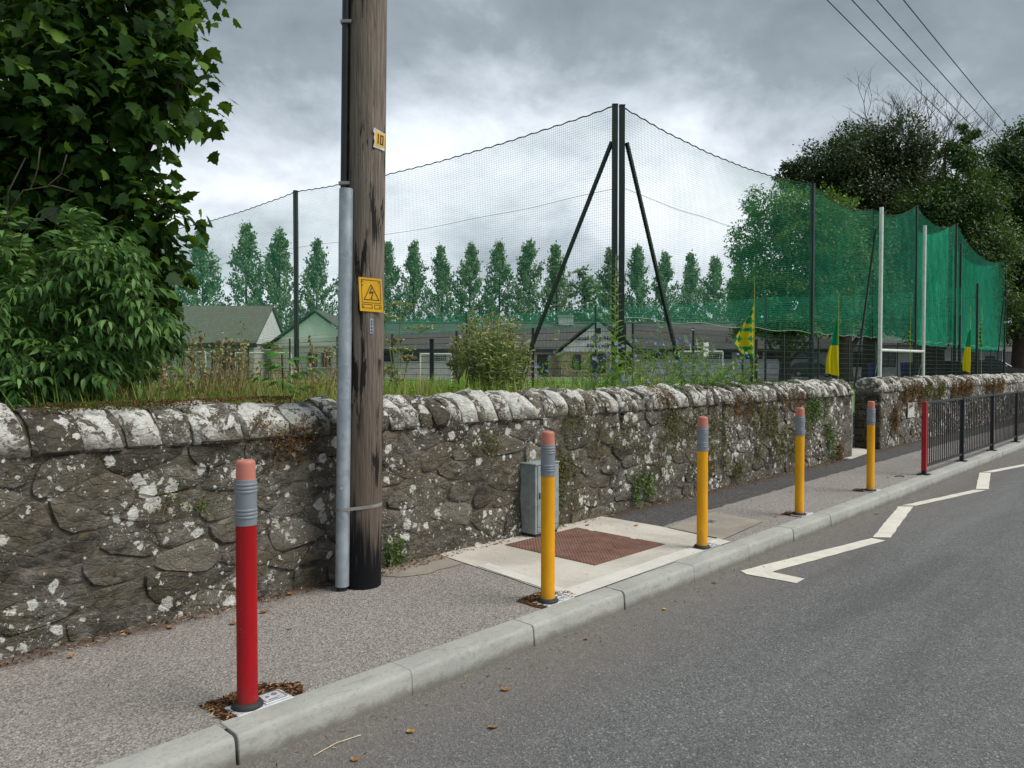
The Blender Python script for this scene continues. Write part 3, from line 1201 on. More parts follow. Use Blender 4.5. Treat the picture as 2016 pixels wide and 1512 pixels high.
st = slab_([(-.013, -.05), (.012, -.05), (.013, .05), (-.012, .052)], M['galv'], 'sticker', pole, 0, .0008, c2, rv2, UPV, ov2)
M['blue'] = plain('faded_blue', '#33506f', .6, 0, .1, 20)
for y in (.032, .012, -.012, -.034):
    slab_([(-.006, y - .006), (.007, y - .008), (.006, y + .006), (-.004, y + .008)], M['blue'], 'mark', st, .001, .0006, c2, rv2, UPV, ov2)

# ------------------------------------------------------------------ pedestrian guardrail
M['rail_red'] = plain('red_rail_paint', '#a4101f', .35, 0, .05, 6)
gu = [11.76, 13.86, 16.02, 18.2, 20.4, 22.6]
gr_ = thing('pedestrian_guardrail', 'black pedestrian guardrail with a red end post beside the kerb', 'guardrail', (gu[0], 3.07, 0))
for i, u in enumerate(gu):
    x = u - gu[0]
    if i == 0:
        p_ = MB().box((x, 0, .545), (.062, .062, .97), 0, .004).build('post', M['rail_red'], gr_)
        p_['label'] = 'red end post'
        MB().box((x, 0, .035), (.058, .058, .06), 0, .002).build('post_foot', M['black'], gr_)
    else:
        p_ = MB().box((x, 0, .52), (.06, .06, 1.03), 0, .004).build('post', M['black'], gr_)
        for z in (.92, .25):
            MB().lathe([(.010, 0), (.010, .004), (.004, .006)], 10).build('bolt', M['steel_bolt'], p_, 40)
            b_ = COL.objects[-1]
            b_.location = (x, -.030, z)
            b_.rotation_euler = (R(90), 0, 0)
    MB().box((x, 0, .010), (.17, .15, .010), 0, .003).build('foot_plate', M['black'], gr_)
for i in range(len(gu) - 1):
    a_, b_ = gu[i] - gu[0] + .034, gu[i + 1] - gu[0] - .034
    MB().box(((a_ + b_) / 2, 0, 1.012), (b_ - a_, .042, .034), 0, .004).build('top_rail', M['black'], gr_)
    MB().box(((a_ + b_) / 2, 0, .118), (b_ - a_, .036, .032), 0, .004).build('bottom_rail', M['black'], gr_)
    k = int((b_ - a_) / .118)
    for j in range(1, k + 1):
        MB().tube([(a_ + (b_ - a_) * j / (k + 1), 0, z) for z in (.13, 1.0)], .0078, 7, False).build('bar', M['black'], gr_, 60)
nt_ = thing('white_notice', 'small white notice fixed to the wall behind the guardrail', 'sign', (16.6, 4.585, .66))
MB().box((0, 0, 0), (.42, .012, .30), 0, .002).build('board', M['white'], nt_)
MB().box((0, -.0075, .08), (.30, .002, .03)).build('heading', M['socket_dark'], nt_)
gp = thing('metal_gate_post', 'thin grey steel upright at the end of the long stone wall', 'post', (13.35, 4.63, 0))
MB().box((0, 0, .50), (.03, .06, 1.0), 0, .003).build('upright', M['galv'], gp)
MB().box((0, 0, .005), (.08, .09, .01)).build('foot_plate', M['galv'], gp)

# ================================================================== ball-stop nets and mesh fence
M['green_post'] = plain('dark_green_coat', '#0b211d', .5, 0, .12, 5)
M['net'] = plain('green_net_cord', '#249c7d', .7, 0, .12, 2)
M['net_sunlit'] = plain('sunlit_net_cord', '#22d0a8', .7, 0, .12, 2)  # brighter than the other cords: a sunlit look put into the colour
M['rope'] = plain('dark_rope', '#2b2d2e', .85, 0, .2, 30)
M['pale_rope'] = plain('pale_rope', '#8fae9f', .85, 0, .2, 30)
M['wire'] = plain('green_mesh_wire', '#0c2521', .5, 0, .1, 5)
M['goal_white'] = plain('goal_white', '#d8dad8', .45, 0, .05, 4)


def cord(acc, P, r, sides=3):
    """P: (k,3) points; thin closed tube appended to acc as arrays"""
    k = len(P)
    t = unit(np.gradient(P, axis=0))
    ref = np.where(np.abs(t[:, 2:3]) > .8, np.array([[1., 0, 0]]), np.array([[0, 0, 1.]]))
    a = unit(np.cross(t, ref))
    b = np.cross(t, a)
    w = 2 * np.pi * np.arange(sides) / sides + .4
    V = (P[:, None, :] + r * (np.cos(w)[None, :, None] * a[:, None, :] + np.sin(w)[None, :, None] * b[:, None, :])).reshape(-1, 3)
    i = np.arange(k - 1)[:, None]
    j = np.arange(sides)[None, :]
    j2 = (j + 1) % sides
    q0, q1, q2, q3 = i * sides + j, i * sides + j2, (i + 1) * sides + j2, (i + 1) * sides + j
    T = np.concatenate([np.stack([q0, q1, q2], -1).reshape(-1, 3), np.stack([q0, q2, q3], -1).reshape(-1, 3)])
    acc.append((V, T))


def net_panel(t, a, b, zb, za, zt, sag, cell=.07, r=.0029, bulge=.09, m=None, rope=True, bottom=True):
    """net hung between the tops of two posts; a, b plan points; za, zt top heights"""
    a, b = np.array(a, float), np.array(b, float)
    o = np.array(t.location)
    L = np.linalg.norm(b - a)
    nrm = np.array([-(b - a)[1], (b - a)[0]]) / L

    def pt(s, f):
        top = za + (zt - za) * s - sag * 4 * s * (1 - s)
        z = zb + (top - zb) * f + .04 * np.sin(s * 23) * (1 - f)
        w = bulge * np.sin(np.pi * s) * np.sin(np.pi * f * .9) + .010 * np.sin(s * 31 + f * 9)
        xy = a[None] + (b - a)[None] * s[:, None] + nrm[None] * w[:, None]
        return np.column_stack([xy, z]) - o

    acc = []
    nv = int(L / cell)
    fs = np.linspace(0, 1, 7)
    for i in range(nv + 1):
        s = np.full(7, i / nv)
        cord(acc, pt(s, fs), r)
    nh = int((max(za, zt) - zb) / cell)
    ss = np.linspace(0, 1, max(6, int(L / .8)))
    for j in range(nh + 1):
        cord(acc, pt(ss, np.full(len(ss), j / nh)), r)
    V, T = join(acc)
    np_mesh('net_panel', V, T, m or M['net'], t)
    s2 = np.linspace(0, 1, int(L / .12))
    if rope:
        acc = []
        P = pt(s2, np.full(len(s2), 1.0))
        P[:, 2] += .018 * np.sin(s2 * L * 14) + .012
        cord(acc, P, .018, 5)
        np_mesh('head_rope', *join(acc), M['rope'], t, True)
    if bottom:
        acc = []
        cord(acc, pt(s2, np.full(len(s2), .0)), .009, 4)
        np_mesh('foot_rope', *join(acc), M['pale_rope'], t, True)
    acc = []
    cord(acc, pt(s2, np.full(len(s2), .62)), .006, 4)
    np_mesh('mid_cable', *join(acc), M['rope'], t, True)


def post(t, x, y, z1, w=.15, name='post', z0=GZ, m=None, rz=0):
    o = t.location
    c = MB().box((x - o.x, y - o.y, (z0 + z1) / 2 - o.z), (w, w, z1 - z0), rz, .008).build(name, m or M['green_post'], t)
    MB().box((x - o.x, y - o.y, z1 + .012 - o.z), (w * 1.06, w * 1.06, .024), rz).build('cap', m or M['green_post'], c)
    return c


def brace(t, p, q, w=.05, m=None):
    o = t.location
    MB().tube([Vector(p) - o, Vector(q) - o], w, 4, True, math.pi / 4).build('brace', m or M['green_post'], t)


na = thing('ball_stop_net', 'tall green ball stop net with a braced end post running away from the road', 'net', (16.82, 11.98, GZ))
post(na, 16.82, 11.98, 8.5, .15, rz=ROT_W)
post(na, 16.30, 27.0, 8.5, .15)
post(na, 15.85, 42.0, 8.5, .15)
post(na, 15.4, 57.0, 8.5, .15)
brace(na, (16.80, 12.06, 7.55), (16.70, 15.65, GZ), .062)
net_panel(na, (16.80, 12.06), (16.30, 26.95), 2.72, 8.46, 8.46, .28)
net_panel(na, (16.30, 27.05), (15.85, 41.95), 2.72, 8.46, 8.46, .28)
net_panel(na, (15.85, 42.05), (15.4, 57), 2.72, 8.46, 8.46, .28)
NBR = .0047
nb = thing('ball_stop_net', 'tall green ball stop net running parallel to the road past white goalposts', 'net', (17.08, 11.86, GZ))
RP = [(17.0, 11.88, 8.5), (29.2, 11.6, 8.5), (41.8, 11.4, 9.6), (49.5, 11.4, 9.75), (63, 11.4, 9.1)]
for x, y, z in RP:
    post(nb, x, y, z, .15, rz=ROT_W if x < 20 else 0)
post(nb, 50.6, 11.4, 8.75, .15)
brace(nb, (17.14, 11.82, 7.55), (20.2, 11.75, GZ), .062)
brace(nb, (62.9, 11.4, 7.2), (60.3, 11.4, GZ), .06)
brace(nb, (35.5, 11.3, 7.6), (33.0, 11.3, GZ), .05)
for (x0, y0, z0_), (x1, y1, z1_), sg_ in ((RP[0], RP[1], .32), (RP[1], (35.8, 11.5, 8.55), .35), ((35.8, 11.5, 8.55), RP[2], .35), (RP[2], RP[3], .55), (RP[3], RP[4], .9)):
    net_panel(nb, (x0 + .08, y0), (x1 - .08, y1), 2.85, z0_ - .04, z1_ - .04, sg_, .07, .0029 if x0 < 25 else NBR)
# second layer of netting hung behind the goal's further post
net_panel(nb, (43.1, 11.75), (49.4, 11.75), 2.7, 8.6, 9.6, .3, .07, .0085, .08, M['net_sunlit'])
net_panel(nb, (50.6, 11.8), (62.9, 11.8), 2.55, 8.7, 9.0, .7, .07, .0085, .08, M['net_sunlit'])

fp = [W(-10.5, 62), W(-3.4, 57), W(5.5, 50.2), W(14.5, 43.6), W(22.8, 37.4)]
nc = thing('ball_stop_net', 'low pale green net across the far end of the pitch before the school', 'net', (fp[0].x, fp[0].y, GZ))
for q in fp:
    post(nc, q.x, q.y, 5.6, .10)
for p_, q_ in zip(fp, fp[1:]):
    net_panel(nc, p_[:2], q_[:2], 4.1, 5.5, 5.5, .18, .10, .010, .1, None, False, False)


def mesh_fence(label, pts, ztop, spacing=3.0):
    t = thing('mesh_fence', label, 'fence', (pts[0][0], pts[0][1], GZ))
    o = np.array(t.location)
    for a, b in zip(pts, pts[1:]):
        a_, b_ = np.array(a), np.array(b)
        L = np.linalg.norm(b_ - a_)
        k = max(1, round(L / spacing))
        d_ = (b_ - a_) / L
        for i in range(k + 1):
            q = a_ + (b_ - a_) * i / k
            MB().box((q[0] - o[0], q[1] - o[1], (ztop + .02 - GZ) / 2), (.05, .05, ztop + .02 - GZ), math.atan2(d_[1], d_[0])).build('post', M['green_post'], t)
        me = None
        for i in range(k):
            q = a_ + (b_ - a_) * i / k
            if me is None:
                acc = []
                pl_ = L / k
                nw = int(pl_ / .05)
                for j in range(nw + 1):
                    s = pl_ * j / nw
                    cord(acc, np.array([[d_[0] * s, d_[1] * s, .05], [d_[0] * s, d_[1] * s, ztop - GZ]]), .0046)
                for z in np.arange(.08, ztop - GZ + .01, .2):
                    cord(acc, np.array([[0, 0, z], [d_[0] * pl_, d_[1] * pl_, z]]), .008, 4)
                ob = np_mesh('panel', *join(acc), M['wire'], t, False, (q[0] - o[0], q[1] - o[1], 0))
                me = ob.data
            else:
                link('panel', me, t, (q[0] - o[0], q[1] - o[1], 0))
    return t


mesh_fence('dark green welded mesh fence running away from the road under the braced net', [(16.55, 11.45), (16.0, 27), (15.2, 52)], 2.64)
mesh_fence('dark green welded mesh fence parallel to the road behind the wild flowers', [(16.7, 11.3), (29, 11.25), (60, 11.0)], 2.64)
tp = thing('fence_post', 'square dark green post standing alone near the thistle bush', 'post', (7.57, 8.74, GZ))
MB().box((0, 0, .66), (.06, .06, 1.32), ROT_W, .004).build('shaft', M['green_post'], tp)
MB().box((0, 0, 1.33), (.07, .07, .02), ROT_W, .004).build('cap', M['green_post'], tp)
tp = thing('gate_post', 'thick square dark green gate post beside the checked flag', 'post', (14.15, 6.75, GZ))
MB().box((0, 0, .72), (.12, .12, 1.44), ROT_W, .006).build('shaft', M['green_post'], tp)
MB().box((0, 0, 1.45), (.13, .13, .02), ROT_W, .004).build('cap', M['green_post'], tp)
MB().box((-.075, 0, 1.0), (.03, .05, .12), ROT_W, .004).build('hinge', M['green_post'], tp)

# ------------------------------------------------------------------ goals
gl = thing('gaelic_goal', 'tall white goalposts with a crossbar standing before the green net', 'goal', (35.6, 11.12, GZ))
for x, zt in ((0, 8.55), (6.6, 8.65)):
    MB().tube([(x, 0, 0), (x + .05, .0, zt - GZ)], .085, 14).build('upright', M['goal_white'], gl, 40)
MB().tube([(.06, 0, 1.68), (6.55, 0, 1.72)], .07, 12).build('crossbar', M['goal_white'], gl, 40)
for x in (0, 6.6):
    MB().tube([(x, .05, 1.2), (x, .34, .02)], .03, 8).build('stay', M['goal_white'], gl, 40)


def small_goal(label, X, D, w, h, yaw):
    p_ = W(X, D, GZ)
    t = thing('training_goal', label, 'goal', p_, ROT_W + yaw, 'white training goals on the pitch')
    r = .05
    for sx in (-1, 1):
        MB().tube([(sx * w / 2, 0, 0), (sx * w / 2, 0, h)], r, 8).build('upright', M['goal_white'], t, 40)
        MB().tube([(sx * w / 2, 0, h), (sx * w / 2, .5, h - .1), (sx * w / 2, 1.1, .05), (sx * w / 2, 0, .05)], .025, 6).build('side_frame', M['goal_white'], t, 40)
    MB().tube([(-w / 2, 0, h), (w / 2, 0, h)], r, 8).build('crossbar', M['goal_white'], t, 40)
    acc = []
    for i in range(int(w / .12) + 1):
        x = -w / 2 + i * .12
        cord(acc, np.array([[x, 0, h], [x, .5, h - .1], [x, 1.1, .05]]), .006)
    for f in np.linspace(0, 1, 16):
        cord(acc, np.array([[-w / 2, .5 + .6 * f, h - .1 - (h - .15) * f], [w / 2, .5 + .6 * f, h - .1 - (h - .15) * f]]), .006)
    np_mesh('net', *join(acc), M['goal_white'], t)
    return t


small_goal('white training goal beyond the alone standing fence post', -4.7, 47, 1.9, 1.75, 0)
small_goal('white training goal behind the blue wild flowers', 9.9, 40, 2.3, 1.75, 0)
small_goal('wide white training goal turned sideways before the gabled school block', -15, 46, 3.2, 1.8, R(12))
small_goal('white training goal before the long tiled school roof by the sycamore', -20.5, 46, 4.2, 1.85, R(-6))


# ------------------------------------------------------------------ flags
def flag_mat(name, check):
    m, g = mat(name)
    p = g.obj()
    x, y, z = g.xyz(p)
    if check:
        u_ = g.m('MULTIPLY', x, 9.0)
        v_ = g.m('MULTIPLY', z, 6.2)
        a_ = g.m('SINE', g.m('MULTIPLY', g.m('ADD', u_, v_), math.pi))
        b_ = g.m('SINE', g.m('MULTIPLY', g.m('SUBTRACT', u_, v_), math.pi))
        f_ = g.step(g.m('MULTIPLY', a_, b_), -.12, .12)
    else:
        f_ = g.step(z, -.58, -.56)
    col = g.mix(f_, '#d8c51c', '#0d8a5b')
    g.bsdf(col, .75, 0, None, .2, (.35, col))
    return m


M['flag_half'] = flag_mat('flag_green_over_yellow', False)
M['flag_check'] = flag_mat('flag_checked', True)
M['flag_pole'] = plain('flag_pole', '#a8a83a', .5, 0, .1, 3)


def flag(label, u, v, ztop, ztip, w, h, kind, seed, side=-1):
    t = thing('flag_on_pole', label, 'flag', (u, v, GZ), 0, 'green and yellow flags inside the wall')
    MB().tube([(0, 0, 0), (0, 0, (ztip - GZ) * .7), (.01, .005, ztip - GZ)], [.008, .007, .004], 7).build('pole', M['flag_pole'], t, 50)
    rd = random.Random(seed)
    nx, nz = 9, 16
    vs, fs = [], []
    for j in range(nz + 1):
        f = j / nz
        wd = w * ((.10 + .9 * min(1, f * 1.5)) * (1 if f < .72 else 1 - (f - .72) * 1.6) if kind == 'flag_check' else .30 + .70 * min(1, f * 1.4))
        for i in range(nx + 1):
            s = i / nx
            x = side * wd * s
            y = .045 * math.sin(s * 9 + seed + f * 2) * (.3 + f)
            z = -h * f * (1 - .05 * s) - .12 * s * (1 - f)
            vs.append((x * RT.x + y * FW.x, x * RT.y + y * FW.y, z))
    fs = [(j * (nx + 1) + i, j * (nx + 1) + i + 1, (j + 1) * (nx + 1) + i + 1, (j + 1) * (nx + 1) + i) for j in range(nz) for i in range(nx)]
    mb = MB().add(vs, fs)
    o = mb.build('cloth', M[kind], t, 180)
    o.location = (0, 0, ztop - GZ)
    return t


flag('green and yellow checked flag hanging beside the thick gate post', 13.0, 6.2, 2.67, 3.15, .38, 1.0, 'flag_check', 1)
flag('flag green above and yellow below hanging behind the gap in the wall', 16.55, 6.0, 2.55, 3.1, .26, 1.22, 'flag_half', 2)
flag('narrow flag green above and yellow below furled beyond the guardrail', 28.0, 6.0, 2.75, 3.5, .22, 1.40, 'flag_half', 4)
flag('small checked flag wrapped round its pole against the bright net', 33.5, 9.3, 3.2, 4.0, .14, .75, 'flag_check', 6)
flag('checked flag twisted round its pole beside the last net post', 34.0, 6.9, 3.5, 4.0, .15, 1.25, 'flag_check', 7)

# ------------------------------------------------------------------ overhead wires from the pole along the road
M['cable'] = plain('line_wire', '#2a2c30', .5, 0, .1, 5)
arm = MB().box((0, -.35, 7.05), (.09, 1.75, .10), 0, .006).build('cross_arm', M['pole'], pole)
for i, v in enumerate((3.50, 3.79, 4.06, 4.33)):
    MB().lathe([(.02, 0), (.035, .04), (.02, .07), (.035, .10), (.02, .12)], 10, (.12, v - 4.345, 7.1)).build('insulator', M['white'], arm, 40)
    P = [(3.25 + 47 * s, v + (.0 if i else 0) * s, 7.2 - .55 * 4 * s * (1 - s)) for s in [k / 30 for k in range(31)]]
    o = MB().tube(P, .008, 5).build('overhead_wire', M['cable'], None, 60)
    tag(o, 'thin dark overhead wire slanting down past the dead treetop', 'wire', 'four parallel overhead wires')
p2 = copy_tree(pole)
p2.location = (50.2, 4.3, 0)
p2['label'] = 'second wooden utility pole further along the road carrying the wires'

# ================================================================== buildings
def roof_mat(name, a, b):
    m, g = mat(name)
    p = g.pos()
    x, y, z = g.xyz(p)
    br = g.m('FRACT', g.m('MULTIPLY', z, 6.2))
    n = g.noise(3, 5, .65, .3, p)
    vv = g.vor(9, g.map(p, scale=(1, 1, 1.6)), out='Color')
    col = g.mix(g.step(n, .3, .7), a, b)
    col = g.mix(g.m('MULTIPLY', g.xyz(vv)[0], .35), col, tuple(c * .55 for c in hx(a)))
    col = g.mix(g.m('MULTIPLY', g.step(br, .22, .05), .6), col, '#2c2b29')
    g.bsdf(col, .85, 0, g.bump(br, .8, .05), .25)
    return m


def wall_plain(name, a, sc=1.2, brick=False):
    m, g = mat(name)
    p = g.pos()
    n = g.noise(sc, 6, .6, .4, p)
    f = g.noise(30, 4, .7, 0, p)
    col = g.mix(g.step(n, .25, .75), a, tuple(c * .82 for c in hx(a)))
    col = g.mix(g.m('MULTIPLY', f, .15), col, '#555047')
    g.bsdf(col, .9, 0, g.bump(f, .3, .01), .2)
    return m


M['roof'] = roof_mat('grey_roof_tiles', '#5c5e5a', '#6b6b66')
M['roof_b'] = roof_mat('brown_grey_tiles', '#6d6a60', '#7a7568')
M['render'] = wall_plain('pale_render', '#d5d7d0')
M['render_w'] = wall_plain('white_render', '#e2e5e3')
M['render_g'] = wall_plain('pale_green_render', '#e6ebe6')
M['brick'] = wall_plain('buff_brick', '#b5a48c', 6)
M['block'] = wall_plain('grey_blockwork', '#c0c1ba', 4)
M['fascia'] = plain('dark_fascia', '#26302f', .5, 0, .1, 2)
M['timber'] = plain('door_timber', '#3a2f2a', .5, 0, .15, 3)
M['frame'] = plain('window_frame', '#2c3536', .5, 0, .1, 3)
M['panel_w'] = plain('white_panel', '#c8d0d4', .5, 0, .06, 2)


def glass_mat():
    m, g = mat('window_glass')
    n = g.noise(1.5, 3, .5, 0, g.pos())
    g.bsdf(g.mix(n, '#161b1d', '#2f383b'), .08, 0, None, .6)
    return m


M['glass'] = glass_mat()


def window(t, x, z, w, h, y=0.0, bars=1, name='window', m=None, side=None):
    """window let into the front (-y) face of a building's local frame"""
    f = MB()
    for a_, b_, c_, d_ in ((0, h / 2 - .04, w, .08), (0, -h / 2 + .04, w, .08), (-w / 2 + .04, 0, .08, h - .16), (w / 2 - .04, 0, .08, h - .16)):
        f.box((x + a_, y - .03, z + b_), (c_, .10, d_))
    wi = f.build(name, m or M['frame'], t)
    MB().box((x, y - .012, z), (w - .14, .03, h - .14)).build('pane', M['glass'], wi)
    for i in range(bars):
        MB().box((x - w / 2 + w * (i + 1) / (bars + 1), y - .035, z), (.06, .07, h - .16)).build('mullion', m or M['frame'], wi)
    MB().box((x, y - .06, z - h / 2 - .05), (w + .16, .18, .07)).build('sill', M['render_w'], wi)
    return wi


def gable_roof(mb, x0, x1, y0, y1, ze, zr, th=.14, along='x'):
    if along == 'x':
        ym = (y0 + y1) / 2
        prof = [(y0, ze), (ym, zr), (y1, ze), (y1, ze - th), (ym, zr - th), (y0, ze - th)]
        mb.prism(prof, (x0, 0, 0), (0, 1, 0), (0, 0, 1), (x1 - x0, 0, 0))
    else:
        xm = (x0 + x1) / 2
        prof = [(x0, ze), (xm, zr), (x1, ze), (x1, ze - th), (xm, zr - th), (x0, ze - th)]
        mb.prism(prof, (0, y0, 0), (1, 0, 0), (0, 0, 1), (0, y1 - y0, 0))
    return mb


def text_part(s_, size, loc, parent, m, name='lettering', rz=0):
    cu = bpy.data.curves.new('lettering', 'FONT')
    cu.body = s_
    cu.size = size
    cu.align_x = 'CENTER'
    cu.extrude = .02
    ob = bpy.data.objects.new('tmp_text', cu)
    COL.objects.link(ob)
    dg = bpy.context.evaluated_depsgraph_get()
    me = bpy.data.meshes.new_from_object(ob.evaluated_get(dg))
    bpy.data.objects.remove(ob)
    me.materials.clear()
    me.materials.append(m)
    o = link(name, me, parent, loc)
    o.rotation_euler = (R(90), 0, rz)
    return o


# main school block: front at local y = 0, local x along the front
sc_ = thing('school_building', 'long single storey school with grey tiled roof and a lettered gable porch', 'building', W(0, 75, GZ), ROT_W)
ZB = 2.55                                    # wall height
MB().box((7.8, 4.5, ZB / 2), (47.6, 9.0, ZB)).build('walls', M['render'], sc_)
rf = gable_roof(MB(), -16.3, 31.9, -.5, 9.5, 2.75, 5.55).build('roof', M['roof'], sc_)
MB().tube([(-16.3, 4.5, 5.6), (31.9, 4.5, 5.6)], .12, 6).build('ridge_tiles', M['roof_b'], rf)
MB().box((5.6, 4.3, 5.75), (1.5, 1.0, .9)).build('vent_stack', M['render_g'], rf)
MB().box((5.6, 4.3, 6.24), (1.7, 1.2, .1)).build('vent_cap', M['render_g'], rf)
MB().box((7.8, -.52, 2.55), (48.1, .06, .26)).build('fascia', M['fascia'], sc_)
for s_ in (-1, 1):
    MB().prism([(0, ZB), (4.5, 5.35), (9, ZB)], (7.8 + s_ * 23.75, 0, 0), (0, 1, 0), (0, 0, 1), (.1 * s_, 0, 0)).build('gable_wall', M['render'], sc_)
for x, w, h, z in ((-14.6, 1.3, .9, 1.95), (-12.4, 1.2, .9, 1.95), (-9.9, 1.5, .8, 1.95), (-7.2, 1.4, .8, 1.95), (-1.6, 2.0, 1.2, 1.7), (1.0, 2.0, 1.2, 1.7)):
    window(sc_, x, z, w, h)
for x in (-5.8, -4.9):
    MB().box((x, -.03, 1.2), (.55, .08, 2.4)).build('brick_pier', M['brick'], sc_)
MB().box((3.0, -.02, 1.1), (1.1, .08, 2.2)).build('door', M['timber'], sc_)
hd = MB().box((2.5, -.09, 1.05), (.05, .06, .5)).build('door_handle', M['steel_bolt'], sc_)
MB().box((4.15, -.03, 1.25), (.7, .08, 2.5)).build('brick_pier', M['brick'], sc_)
MB().box((1.9, -.03, 1.25), (.5, .08, 2.5)).build('brick_pier', M['brick'], sc_)
for x in (14.2, 17.1, 20.4, 23.4, 26.2, 29.0):
    window(sc_, x, 2.08, 2.4, .66, 0, 1)
    MB().box((x, -.03, .95), (2.4, .06, 1.3)).build('white_panel', M['panel_w'], sc_)
# porch gable
po = MB()
po.box((8.25, -.9, 1.25), (7.1, 1.8, 2.5))
porch = po.build('porch', M['brick'], sc_)
gp_ = MB()
gp_.prism([(4.9, 2.45), (11.6, 2.45), (11.6, 2.7), (8.25, 5.35), (4.9, 2.7)], (0, -1.86, 0), (1, 0, 0), (0, 0, 1), (0, .12, 0))
gab = gp_.build('gable_panel', M['render_w'], sc_)
gable_roof(MB(), 4.25, 12.25, -2.1, 4.5, 2.55, 5.75, .14, 'y').build('porch_roof', M['roof'], sc_)
text_part('Scoil Óra Naofa', .62, (8.25, -1.90, 3.55), gab, M['fascia'])
text_part('Náisiúnta', .56, (8.25, -1.90, 2.85), gab, M['fascia'])
MB().box((8.25, -1.90, 4.45), (.5, .04, .55)).build('crest', M['fascia'], gab)
window(sc_, 8.25, 1.3, 1.5, 1.9, -1.8, 1)
window(sc_, 6.2, 1.4, .9, 1.5, -1.8, 0)
MB().box((9.7, -1.85, 1.22), (.6, .1, 2.4)).build('pilaster', M['render_w'], sc_)
MB().box((11.0, -1.83, 1.1), (.9, .06, 2.2)).build('door', M['timber'], sc_)

# block with the hipped end and the gabled block left of it
ba = thing('school_hall', 'pale block with a tall brown tiled roof beside the sycamore tree', 'building', W(-27, 60, GZ), ROT_W)
MB().box((0, 4, 1.4), (13.4, 8, 2.8)).build('walls', M['block'], ba)
gable_roof(MB(), -7.2, 7.0, -.5, 8.5, 2.85, 6.1).build('roof', M['roof_b'], ba)
MB().prism([(0, 2.8), (4, 5.85), (8, 2.8)], (6.72, 0, 0), (0, 1, 0), (0, 0, 1), (.12, 0, 0)).build('gable_wall', M['render_w'], ba)
MB().box((0, -.53, 2.62), (14.2, .06, .28)).build('fascia', M['fascia'], ba)
window(ba, 4.9, 1.45, 1.7, 1.5, 0, 1)
window(ba, -.6, 1.45, 1.7, 1.5, 0, 1)
MB().tube([(6.2, -.1, .1), (6.2, -.1, 2.6)], .06, 8).build('downpipe', M['fascia'], ba, 50)
bb = thing('gabled_classroom', 'small school block with a pale green gable end and slim windows', 'building', W(-16.0, 62, GZ), ROT_W)
MB().box((0, 4, 1.35), (7.2, 8, 2.7)).build('walls', M['block'], bb)
MB().prism([(-3.6, 2.7), (3.6, 2.7), (0, 5.35)], (0, -.02, 0), (1, 0, 0), (0, 0, 1), (0, .12, 0)).build('gable_wall', M['render_g'], bb)
gable_roof(MB(), -4.1, 4.1, -.4, 8.2, 2.6, 5.65, .14, 'y').build('roof', M['roof'], bb)
for x in (-.2, .9):
    window(bb, x, 1.55, .7, 1.2, -.03, 0)
MB().box((-3.0, -.05, 1.3), (1.0, .08, 2.5)).build('brick_panel', M['brick'], bb)
lk = thing('link_corridor', 'low flat fronted corridor with tiled roof joining two school blocks', 'building', W(-20.2, 65, GZ), ROT_W)
MB().box((0, 1.5, 1.2), (3.0, 3, 2.4)).build('walls', M['block'], lk)
gable_roof(MB(), -1.6, 1.6, -.3, 3.3, 2.5, 3.5).build('roof', M['roof_b'], lk)
window(lk, 0, 1.4, 1.2, 1.0, 0, 1)

# white building at the right, low store behind the goal
bw = thing('white_building', 'long white walled building under the dark trees', 'building', W(48, 78, GZ), ROT_W)
MB().box((0, 4, 1.6), (30, 8, 3.2)).build('walls', M['render_w'], bw)
gable_roof(MB(), -15.4, 15.4, -.5, 8.5, 3.2, 5.4).build('roof', M['roof'], bw)
for x in (-13, -9.5, -6, -1.0, 3.2, 6.6, 9.6):
    window(bw, x, 1.75, 1.5, 1.6, 0, 1)
MB().box((.9, -.03, 1.05), (1.0, .08, 2.1)).build('door', M['timber'], bw)
M['amber'] = wall_plain('straw_render', '#b89a63')
bs = thing('straw_coloured_shed', 'small straw coloured shed between the tree trunks', 'shed', W(27.5, 92, GZ), ROT_W)
MB().box((0, 2, 1.3), (11, 4, 2.6)).build('walls', M['amber'], bs)
gable_roof(MB(), -5.8, 5.8, -.3, 4.3, 2.6, 3.5).build('roof', M['roof_b'], bs)
for x in (-3.2, 3.0):
    window(bs, x, 1.5, 1.0, 1.0, 0, 1)

# ------------------------------------------------------------------ cars
M['car_black'] = plain('black_car_paint', '#0c0e10', .22, 0, .1, 2, 0, .6, .5)
M['car_grey'] = plain('dark_grey_car_paint', '#24282b', .22, .2, .1, 2, 0, .6, .5)
M['rim'] = plain('alloy_rim', '#8f9396', .35, .5, .1, 6)
M['lamp'] = plain('headlamp', '#c9cdd0', .15, 0, .05, 6)


